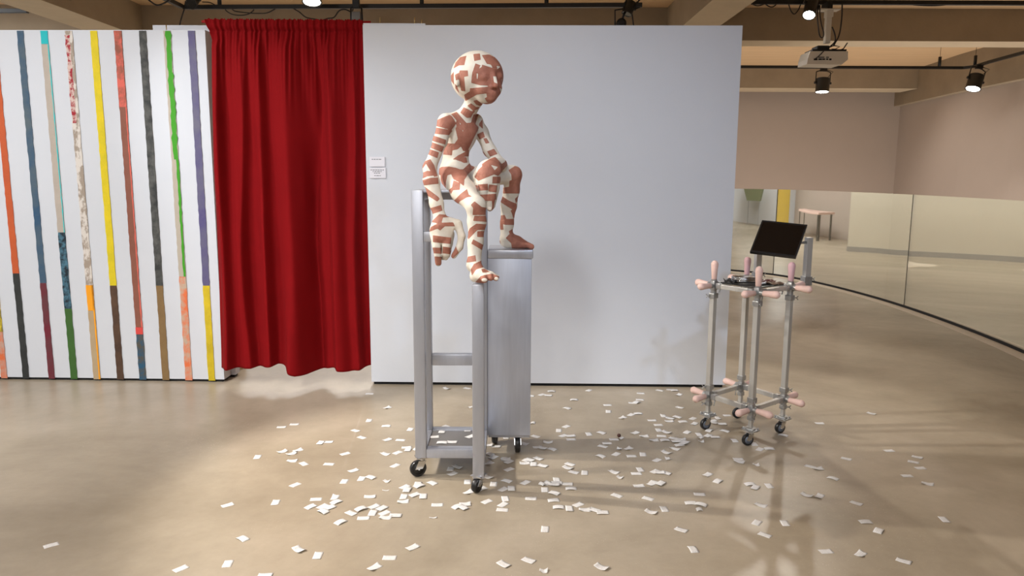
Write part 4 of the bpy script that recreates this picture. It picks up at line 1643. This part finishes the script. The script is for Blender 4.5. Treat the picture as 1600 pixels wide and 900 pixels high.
TP['AR'] += Z(655, 165, 6.43,
              [(270, 105), (320, 90), (385, 150), (355, 205), (312, 262), (303, 240), (150, 200), (165, 150)],
              [(140, 215), (312, 245), (335, 252), (300, 297), (120, 280)], [(110, 288), (272, 345), (262, 392), (85, 340)],
              [(95, 355), (250, 412), (228, 467), (75, 410)], [(50, 415), (200, 470), (182, 528), (25, 465)],
              [(50, 560), (112, 538), (152, 600), (185, 710), (150, 715), (68, 585), (35, 632), (20, 590)],
              [(20, 680), (80, 655), (132, 660), (155, 702), (80, 710), (30, 735)],
              [(30, 750), (110, 725), (190, 722), (195, 785), (35, 802)])
hr = Z(630, 280, 6.92, [(225, 75), (385, 195), (395, 215), (367, 242), (245, 165)], [(270, 320), (410, 278), (425, 340), (285, 388)],
       [(390, 378), (480, 385), (570, 430), (500, 410), (430, 415), (415, 470), (540, 465), (560, 510), (450, 510), (400, 555), (370, 535), (280, 570), (300, 515), (370, 480), (345, 470), (298, 465)],
       [(320, 605), (520, 632), (515, 702), (320, 680)], [(320, 738), (412, 740), (417, 808), (320, 800)], [(430, 728), (515, 740), (505, 812), (425, 800)],
       [(340, 835), (414, 838), (414, 930), (335, 930)], [(505, 785), (567, 722), (600, 795), (515, 880)])
TP['AR'] += hr[:4]
TP['HR'] += hr[2:]
hl = Z(730, 230, 8.57,
       [(195, 225), (300, 155), (375, 130), (470, 215), (500, 200), (515, 170), (560, 185), (550, 230), (415, 385), (360, 365), (150, 450), (95, 400), (150, 300), (200, 255)],
       [(340, 395), (455, 395), (438, 485), (335, 485)], [(145, 500), (278, 488), (278, 577), (150, 582)], [(290, 498), (405, 510), (392, 608), (285, 590)],
       [(90, 510), (140, 510), (140, 600), (95, 595)], [(120, 640), (390, 622), (390, 700), (330, 720), (165, 715)], [(330, 720), (375, 695), (350, 830), (300, 862), (250, 835), (300, 850), (335, 800)])
TP['AL'] += hl
TP['HL'] += hl
HO['AL'] += Z(730, 230, 8.57, [(318, 238), (412, 264), (368, 310)], [(395, 150), (420, 160), (478, 205), (470, 222), (455, 215)])
HO['HL'] += HO['AL'][:1]
# right leg
TP['LR'] += Z(655, 165, 6.43, [(345, 750), (412, 780), (407, 845), (340, 850), (320, 888), (295, 850), (330, 820)])
TP['LR'] += Z(630, 280, 6.92, [(545, 235), (620, 158), (690, 105), (708, 165), (745, 188), (690, 196), (610, 240), (585, 295)],
              [(730, 278), (770, 238), (850, 300), (905, 310), (905, 387), (750, 387), (755, 310)], [(770, 395), (905, 395), (905, 462), (755, 450)],
              [(690, 600), (720, 530), (790, 480), (900, 487), (900, 547), (800, 550), (705, 650)], [(800, 562), (880, 560), (880, 627), (798, 625)],
              [(757, 650), (870, 712), (870, 778), (735, 695)], [(700, 838), (780, 822), (790, 887), (680, 902)])
TP['LR'] += Z(650, 320, 6.92, [(625, 640), (715, 598), (745, 670), (650, 700), (605, 765), (590, 700)], [(705, 695), (740, 690), (800, 727), (720, 735)],
              [(630, 850), (700, 770), (780, 750), (830, 745), (900, 775), (910, 830), (850, 850), (700, 860)])
# left leg
TP['LL'] += Z(730, 230, 8.57, [(552, 308), (640, 250), (700, 270), (730, 330), (745, 405), (730, 440), (710, 622), (480, 620), (483, 540), (560, 530), (565, 450), (595, 440), (590, 370)],
              [(460, 650), (560, 715), (660, 757), (665, 800), (660, 900), (605, 900), (580, 850), (602, 835), (445, 735)], [(640, 690), (720, 620), (700, 700), (650, 747)])
TP['LL'] += Z(740, 300, 7.5, [(310, 275), (365, 270), (385, 315), (485, 316), (485, 387), (370, 385), (345, 375), (350, 442), (310, 442)],
              [(440, 220), (510, 190), (485, 300), (465, 310)],
              [(410, 460), (455, 432), (480, 490), (560, 520), (660, 580), (710, 590), (740, 650), (700, 710), (560, 690), (450, 680), (440, 600), (375, 540), (422, 490)],
              [(280, 560), (312, 570), (322, 640), (280, 640)])

dv = SV - _C
kz = dv @ _f
PX = 800 + FOC * (dv @ _R) / kz
PY = 450 - FOC * (dv @ _U) / kz


def poly_sd(poly, x, y):
    d = np.full(len(x), 1e9)
    inside = np.zeros(len(x), bool)
    n = len(poly)
    for i in range(n):
        ax_, ay_ = poly[i]
        bx_, by_ = poly[(i + 1) % n]
        ex, ey_ = bx_ - ax_, by_ - ay_
        t = np.clip(((x - ax_) * ex + (y - ay_) * ey_) / (ex * ex + ey_ * ey_ + 1e-9), 0, 1)
        d = np.minimum(d, np.hypot(x - ax_ - t * ex, y - ay_ - t * ey_))
        if abs(by_ - ay_) > 1e-9:
            c_ = ((ay_ > y) != (by_ > y)) & (x < (bx_ - ax_) * (y - ay_) / (by_ - ay_) + ax_)
            inside ^= c_
    return np.where(inside, d, -d)


tape = np.full(len(SV), -6.0)
for zi, z in enumerate(ZN):
    mk = zone == zi
    x, y = PX[mk], PY[mk]
    t = np.full(mk.sum(), -6.0)
    for p in TP[z]:
        t = np.maximum(t, poly_sd(p, x, y))
    for p in HO[z]:
        t = np.minimum(t, -poly_sd(p, x, y))
    tape[mk] = t
tape = np.clip(tape, -3, 3)

me = bpy.data.meshes.new('seated_figure')
me.vertices.add(len(SV))
me.vertices.foreach_set('co', SV.astype(np.float32).ravel())
me.loops.add(len(quads) * 4)
me.loops.foreach_set('vertex_index', quads.astype(np.int32).ravel())
me.polygons.add(len(quads))
me.polygons.foreach_set('loop_start', np.arange(len(quads), dtype=np.int32) * 4)
me.polygons.foreach_set('use_smooth', np.ones(len(quads), dtype=bool))
me.update(calc_edges=True)
at_ = me.attributes.new('tape', 'FLOAT', 'POINT')
at_.data.foreach_set('value', tape.astype(np.float32))
me.validate()
m = bpy.data.materials.new('cream body with brown cloth tape')
nt, b = nodes_of(m)
at = nt.nodes.new('ShaderNodeAttribute')
at.attribute_name = 'tape'
tc = nt.nodes.new('ShaderNodeTexCoord')
n1 = nt.nodes.new('ShaderNodeTexNoise')
n1.inputs['Scale'].default_value = 35
n1.inputs['Detail'].default_value = 5
n2 = nt.nodes.new('ShaderNodeTexNoise')
n2.inputs['Scale'].default_value = 420
nt.links.new(tc.outputs['Object'], n1.inputs['Vector'])
nt.links.new(tc.outputs['Object'], n2.inputs['Vector'])
cr = ramp(n1.outputs['Fac'], [(0.3, srgb(208, 200, 186)), (0.7, srgb(217, 210, 197))])
br = ramp(n1.outputs['Fac'], [(0.3, srgb(150, 96, 79)), (0.7, srgb(166, 111, 93))])
fac = ramp(at.outputs['Fac'], [(0.0, (0, 0, 0)), (0.0001, (1, 1, 1))])
st_ = nt.nodes.new('ShaderNodeMath')
st_.operation = 'GREATER_THAN'
st_.inputs[1].default_value = 0.0
nt.links.new(at.outputs['Fac'], st_.inputs[0])
cc = mix(st_.outputs[0], cr, br)
nt.links.new(cc, b.inputs['Base Color'])
b.inputs['Roughness'].default_value = 0.62
b.inputs['Specular IOR Level'].default_value = 0.3
mr = nt.nodes.new('ShaderNodeMapRange')
mr.inputs['From Min'].default_value = -0.25
mr.inputs['From Max'].default_value = 0.25
nt.links.new(at.outputs['Fac'], mr.inputs['Value'])
md_ = nt.nodes.new('ShaderNodeMath')
md_.operation = 'MULTIPLY_ADD'
md_.inputs[1].default_value = 0.25
nt.links.new(n2.outputs['Fac'], md_.inputs[0])
nt.links.new(mr.outputs[0], md_.inputs[2])
md2 = nt.nodes.new('ShaderNodeMath')
md2.operation = 'MULTIPLY_ADD'
md2.inputs[1].default_value = 1.2
nt.links.new(n1.outputs['Fac'], md2.inputs[0])
nt.links.new(md_.outputs[0], md2.inputs[2])
vo = nt.nodes.new('ShaderNodeTexVoronoi')
vo.feature = 'DISTANCE_TO_EDGE'
vo.inputs['Scale'].default_value = 19
nt.links.new(tc.outputs['Object'], vo.inputs['Vector'])
vr = nt.nodes.new('ShaderNodeMapRange')
vr.inputs['From Max'].default_value = 0.05
nt.links.new(vo.outputs['Distance'], vr.inputs['Value'])
vm = nt.nodes.new('ShaderNodeMath')
vm.operation = 'MULTIPLY'
nt.links.new(vr.outputs[0], vm.inputs[0])
nt.links.new(st_.outputs[0], vm.inputs[1])
va_ = nt.nodes.new('ShaderNodeMath')
va_.operation = 'MULTIPLY_ADD'
va_.inputs[1].default_value = 0.8
nt.links.new(vm.outputs[0], va_.inputs[0])
nt.links.new(md2.outputs[0], va_.inputs[2])
bp = nt.nodes.new('ShaderNodeBump')
bp.inputs['Strength'].default_value = 0.6
bp.inputs['Distance'].default_value = 0.0016
nt.links.new(va_.outputs[0], bp.inputs['Height'])
nt.links.new(bp.outputs[0], b.inputs['Normal'])
fig = link_mesh('seated_figure', me, m)
tag(fig, 'seated child-like sculpture with cream body covered in brown tape, looking right', 'sculpture')
M['nail'] = mat('pale nail', srgb(236, 226, 212), 0.35)


def nail(px_, py_, Y, rx, rz, dy=0.0):
    c = aty(px_, py_, Y)
    k_ = Y / FOC
    bm = bmesh.new()
    bmesh.ops.create_uvsphere(bm, u_segments=16, v_segments=10, radius=1.0)
    for v_ in bm.verts:
        v_.co = Vector((c[0] + v_.co.x * rx * k_, c[1] + v_.co.y * 0.004, c[2] + v_.co.z * rz * k_))
    me_ = bpy.data.meshes.new('nail')
    bm.to_mesh(me_)
    bm.free()
    for p_ in me_.polygons:
        p_.use_smooth = True
    link_mesh('nail', me_, M['nail'], fig)


nail(757, 437.5, 3.345 - 5.0 * 3.4 / FOC, 4.6, 2.9)
nail(775.5, 435.5, 3.37 - 4.0 * 3.4 / FOC, 3.6, 2.6)
nail(696.5, 402, RY + .004 - 4.6 * 3.6 / FOC, 3.4, 3.4)
nail(765.5, 325, LY - .005 - 5.0 * 3.6 / FOC, 3.2, 4.0)
nail(755.5, 319, LY - .0 - 5.0 * 3.6 / FOC, 3.4, 3.2)

# ------------------------------------------------------------------ paper slips
SA = '''712,46,h 797,111,r 710,172,v 300,202,h 360,189,h 647,219,f 790,198,h 903,214,v 676,251,f 519,272,h 483,277,v 795,262,r 857,263,h 886,298,h 893,309,v 844,322,r 302,318,r 187,343,v 345,328,r 378,311,r 348,361,h 598,327,r 785,328,f 404,374,f 522,376,h 832,383,r 636,407,r 594,457,v 675,445,v 716,440,f 792,457,s 364,473,r 788,500,t 878,483,r 889,498,v 939,470,v 945,480,r 1005,465,f 873,529,v 869,552,h 924,521,r 964,528,v 714,529,h 462,541,h 551,532,v 557,554,r 437,576,r 493,574,r 525,581,r 495,600,f 272,556,v 47,568,r 626,606,f 672,588,r 732,576,r 771,584,r 728,605,v 684,629,h 783,605,r 786,627,h 834,618,h 577,648,r 1030,567,h 1125,576,r 1160,566,h 1148,582,f 1010,628,t 118,726,f 381,778,f 470,805,v 914,767,r 806,815,h 737,860,r 48,843,v 1075,22,f 1170,20,f 1185,110,s 1092,398,v 1125,391,f 1100,422,r 1172,459,v 1178,508,r 222,899,h 932,311,s'''
SS = '1066,202,r 1052,222,v 1014,248,h 1052,275,h 1098,272,h 1173,215,v 1186,246,r'
SB = '''275,57,s 320,50,r 350,55,h 365,35,h 541,30,r 471,75,h 438,114,f 278,184,s 435,199,r 400,219,v 152,251,v 290,246,f 236,280,f 348,274,h 300,297,h 322,302,f 366,306,f 420,243,r 456,245,h 457,260,h 540,235,v 598,229,f 628,99,h 632,130,v 700,158,r 738,145,r 772,140,h 783,44,h 745,89,h 765,88,r 780,74,h 873,30,f 922,27,h 942,32,h 960,52,r 967,110,f 757,230,r 658,260,h 690,257,s 800,245,h 605,292,f 626,280,h 682,306,s 727,303,r 668,329,r 595,339,f 740,338,h 794,331,v 836,171,h 890,150,v 922,161,f 955,156,f 917,175,h 981,177,h 866,192,h 868,217,v 905,229,f 881,244,h 845,264,h 897,264,h 938,255,f 972,262,h 990,272,f 950,272,h 965,287,h 985,283,r 943,304,f 904,322,f 859,357,r 912,352,s 1002,227,r 1028,162,r 1035,187,r 1145,160,v 1120,172,h 1125,182,f 1166,189,h 1105,218,r 1056,236,v 1063,252,s 1098,244,r 1133,250,h 1067,271,s 1178,221,f 1190,148,h
105,293,h 68,289,h 75,330,f 92,345,r 72,372,r 145,353,v 165,367,r 150,358,h 250,355,r 262,357,f 240,372,h 281,378,v 303,351,f 324,385,f 166,400,r 452,376,f 443,394,f 470,414,f 521,417,v 68,437,f 155,455,f 94,469,v 243,462,r 39,492,r 139,494,r 177,492,v 337,469,r 322,472,s 389,450,v 390,465,h 378,475,h 440,469,h 457,491,h 334,497,v 378,514,f 657,413,f 781,402,v 763,420,h 685,439,s 851,410,r 872,417,h 901,419,f 1097,426,r 1146,456,r 775,478,h 835,468,r 850,464,f 878,469,r 1059,517,h 149,539,v 138,566,r 135,590,h 63,551,r 269,537,h 375,546,h 672,523,f 818,537,f 399,579,h 449,586,v 491,566,r 521,590,h 567,592,f 605,604,h 893,587,v 832,601,f 1018,559,h 1066,568,f 1058,590,s 335,682,v 973,684,f 1028,776,v 141,846,f 258,827,f 328,878,s 600,860,f'''
SC = '''906,22,f 625,75,h 428,140,f 270,187,v 163,168,v 302,216,r 354,212,h 185,268,h 190,284,f 282,301,s 770,266,f 1002,223,h 1154,258,f 1133,284,f 1171,317,h 1099,359,h 1209,402,f 574,308,f 617,322,h 697,373,f 250,405,h 278,424,r 353,414,v 557,464,f 622,472,r 824,507,f 306,518,f 286,612,r 438,616,v 329,678,f 874,608,h 945,656,r 1300,596,v 660,768,h 848,782,r 1080,820,f'''
SD = '320,288,r 1130,435,r'
slips = []
for txt, ox, oy, s_, z in ((SA, 340, 600, 3, 0), (SS, 340, 600, 3, 0.1465), (SB, 740, 600, 3, 0), (SC, 1100, 640, 3.4625, 0), (SD, 0, 780, 4, 0)):
    for w in txt.split():
        x, y, k = w.split(',')
        slips.append((ox + float(x) / s_, oy + float(y) / s_, k, z))


def slip_mesh(name, w, d, curl, twist, seed):
    rnd = random.Random(seed)
    n = 8
    v, f = [], []
    ph = rnd.uniform(0, 6)
    for lay in (0, 1):
        for j in range(5):
            for i in range(n + 1):
                u, t = i / n - 0.5, j / 4 - 0.5
                h = curl * (u * 2) ** 2 + twist * max(0, u * 2 * (1 if t > 0 else -1) * abs(t * 2)) + 0.0006 * math.sin(5 * u + ph)
                if curl < 0:
                    h = -curl * (1 - (u * 2) ** 2) + twist * max(0, u + t) + 0.0002
                v.append((u * w, t * d, max(0, h) + 0.0004 - lay * 0.00025))
    N = 5 * (n + 1)
    for j in range(4):
        for i in range(n):
            a = j * (n + 1) + i
            f.append((a, a + 1, a + n + 2, a + n + 1))
            f.append((N + a, N + a + n + 1, N + a + n + 2, N + a + 1))
    rim = list(range(n + 1)) + [(j + 1) * (n + 1) + n for j in range(4)] + [4 * (n + 1) + n - 1 - i for i in range(n)] + [(3 - j) * (n + 1) for j in range(3)]
    for a, b_ in zip(rim, rim[1:] + rim[:1]):
        f.append((b_, a, a + N, b_ + N))
    me_ = bpy.data.meshes.new(name)
    me_.from_pydata(v, [], f)
    for p_ in me_.polygons:
        p_.use_smooth = True
    me_.update()
    me_.materials.append(M['paper'])
    return me_


LW, LD = 0.055, 0.035
metas = [slip_mesh('paper_slip', LW, LD, c_, t_, i) for i, (c_, t_) in enumerate(
    ((0.0, 0.0006), (0.0015, 0.001), (-0.0045, 0.001), (0.004, 0.0), (-0.0025, 0.002), (0.0005, 0.006), (0.006, 0.001), (0.0005, 0.0)))]
small = [slip_mesh('paper_slip', 0.032, 0.028, 0.004, 0.006, 30), slip_mesh('paper_slip', 0.028, 0.030, -0.005, 0.004, 31)]
tiny = [slip_mesh('paper_slip', 0.034, 0.010, 0.004, 0.0, 40)]
shape_word = {0: 'flat', 1: 'slightly curled', 2: 'arched', 3: 'curled', 4: 'bowed', 5: 'corner-lifted', 6: 'strongly curled', 7: 'flat'}
ORD = ['', 'second', 'third', 'fourth', 'fifth', 'sixth', 'seventh', 'eighth', 'ninth', 'tenth', 'eleventh', 'twelfth', 'thirteenth', 'fourteenth']
random.seed(21)
placed = []
recs = []
for (px_, py_, k, z) in slips:
    p = fl(px_, py_, z)
    ang = {'h': 0, 'v': math.pi / 2, 'r': math.radians(48), 'f': math.radians(-40), 's': random.uniform(-1.5, 1.5), 't': 0.1}[k] + random.uniform(-0.14, 0.14)
    if k == 's':
        mi, me_ = -1, random.choice(small)
    elif k == 't':
        mi, me_ = -2, tiny[0]
    else:
        mi = random.choice([0, 0, 1, 1, 2, 3, 4, 5, 6, 7, 7])
        if k == 'v' and mi in (3, 6):
            mi = 1
        me_ = metas[mi]
    lift = sum(1 for q in placed if abs(q[0] - p[0]) < 0.05 and abs(q[1] - p[1]) < 0.045 and q[2] == z) * 0.0028
    placed.append((p[0], p[1], z))
    recs.append([px_, py_, z, p, ang, lift, mi, me_])


def zone_of(r):
    x, y, z = r[0], r[1], r[2]
    if z > 0:
        return 'on the bottom shelf of the metal stand'
    for lim, w in ((420, 'at the far left floor'), (520, 'before the red curtain'), (645, 'left of the metal stand'),
                   (760, 'just before the metal stand'), (860, 'just right of the metal stand'), (960, 'right of the cabinet'),
                   (1060, 'between stand and tubular cart'), (1140, 'left of the tubular cart'), (1240, 'just before the tubular cart'),
                   (1400, 'right of the tubular cart')):
        if x < lim:
            return w
    return 'at the far right floor'


groups = {}
for r in recs:
    groups.setdefault(zone_of(r), []).append(r)
for zn, rs in groups.items():
    rs.sort(key=lambda r: r[1])
    rows = [rs[i:i + 6] for i in range(0, len(rs), 6)]
    if len(rows) > 1 and len(rows[-1]) < 3:
        last = rows.pop()
        rows[-1] = rows[-1] + last
    for ri, row in enumerate(rows):
        row.sort(key=lambda r: r[0])
        for ci, r in enumerate(row):
            px_, py_, z, p, ang, lift, mi, me_ = r
            o = bpy.data.objects.new('paper_slip', me_)
            o.location = (p[0], p[1], z + lift)
            o.rotation_euler = (random.uniform(0, 0.03) if lift else 0, 0, ang)
            col.objects.link(o)
            rw = '' if len(rows) == 1 else (', farthest row' if ri == 0 else (', nearest row' if ri == len(rows) - 1 else ', %s row back' % ORD[ri]))
            cw = ', leftmost' if ci == 0 else (', rightmost' if ci == len(row) - 1 else ', %s from left' % ORD[ci])
            sw = {-1: 'crumpled', -2: 'tiny'}.get(mi) or ''
            lab = ('%s white paper slip %s%s%s' % (sw, zn, rw, cw)).strip()
            tag(o, lab, 'paper slip', 'white printed paper slips scattered on the floor')

# small dark bead among the slips
bc = fl(967, 683, 0.0)
b = B()
prof = [(0.0001, 0.001)] + [(0.011 * (1 - math.cos(a)), 0.011 * math.sin(a)) for a in [math.pi * k_ / 10 for k_ in range(1, 10)]] + [(0.022, 0.001)]
b.lathe((bc[0], bc[1], 0.0), (0, 0, 1), prof, 16)
tag(smooth_obj(b.build('dark_bead', mat('dark reddish brown bead', srgb(75, 40, 32), 0.4)), 60), 'small dark brown bead lying on the floor among paper slips', 'bead')
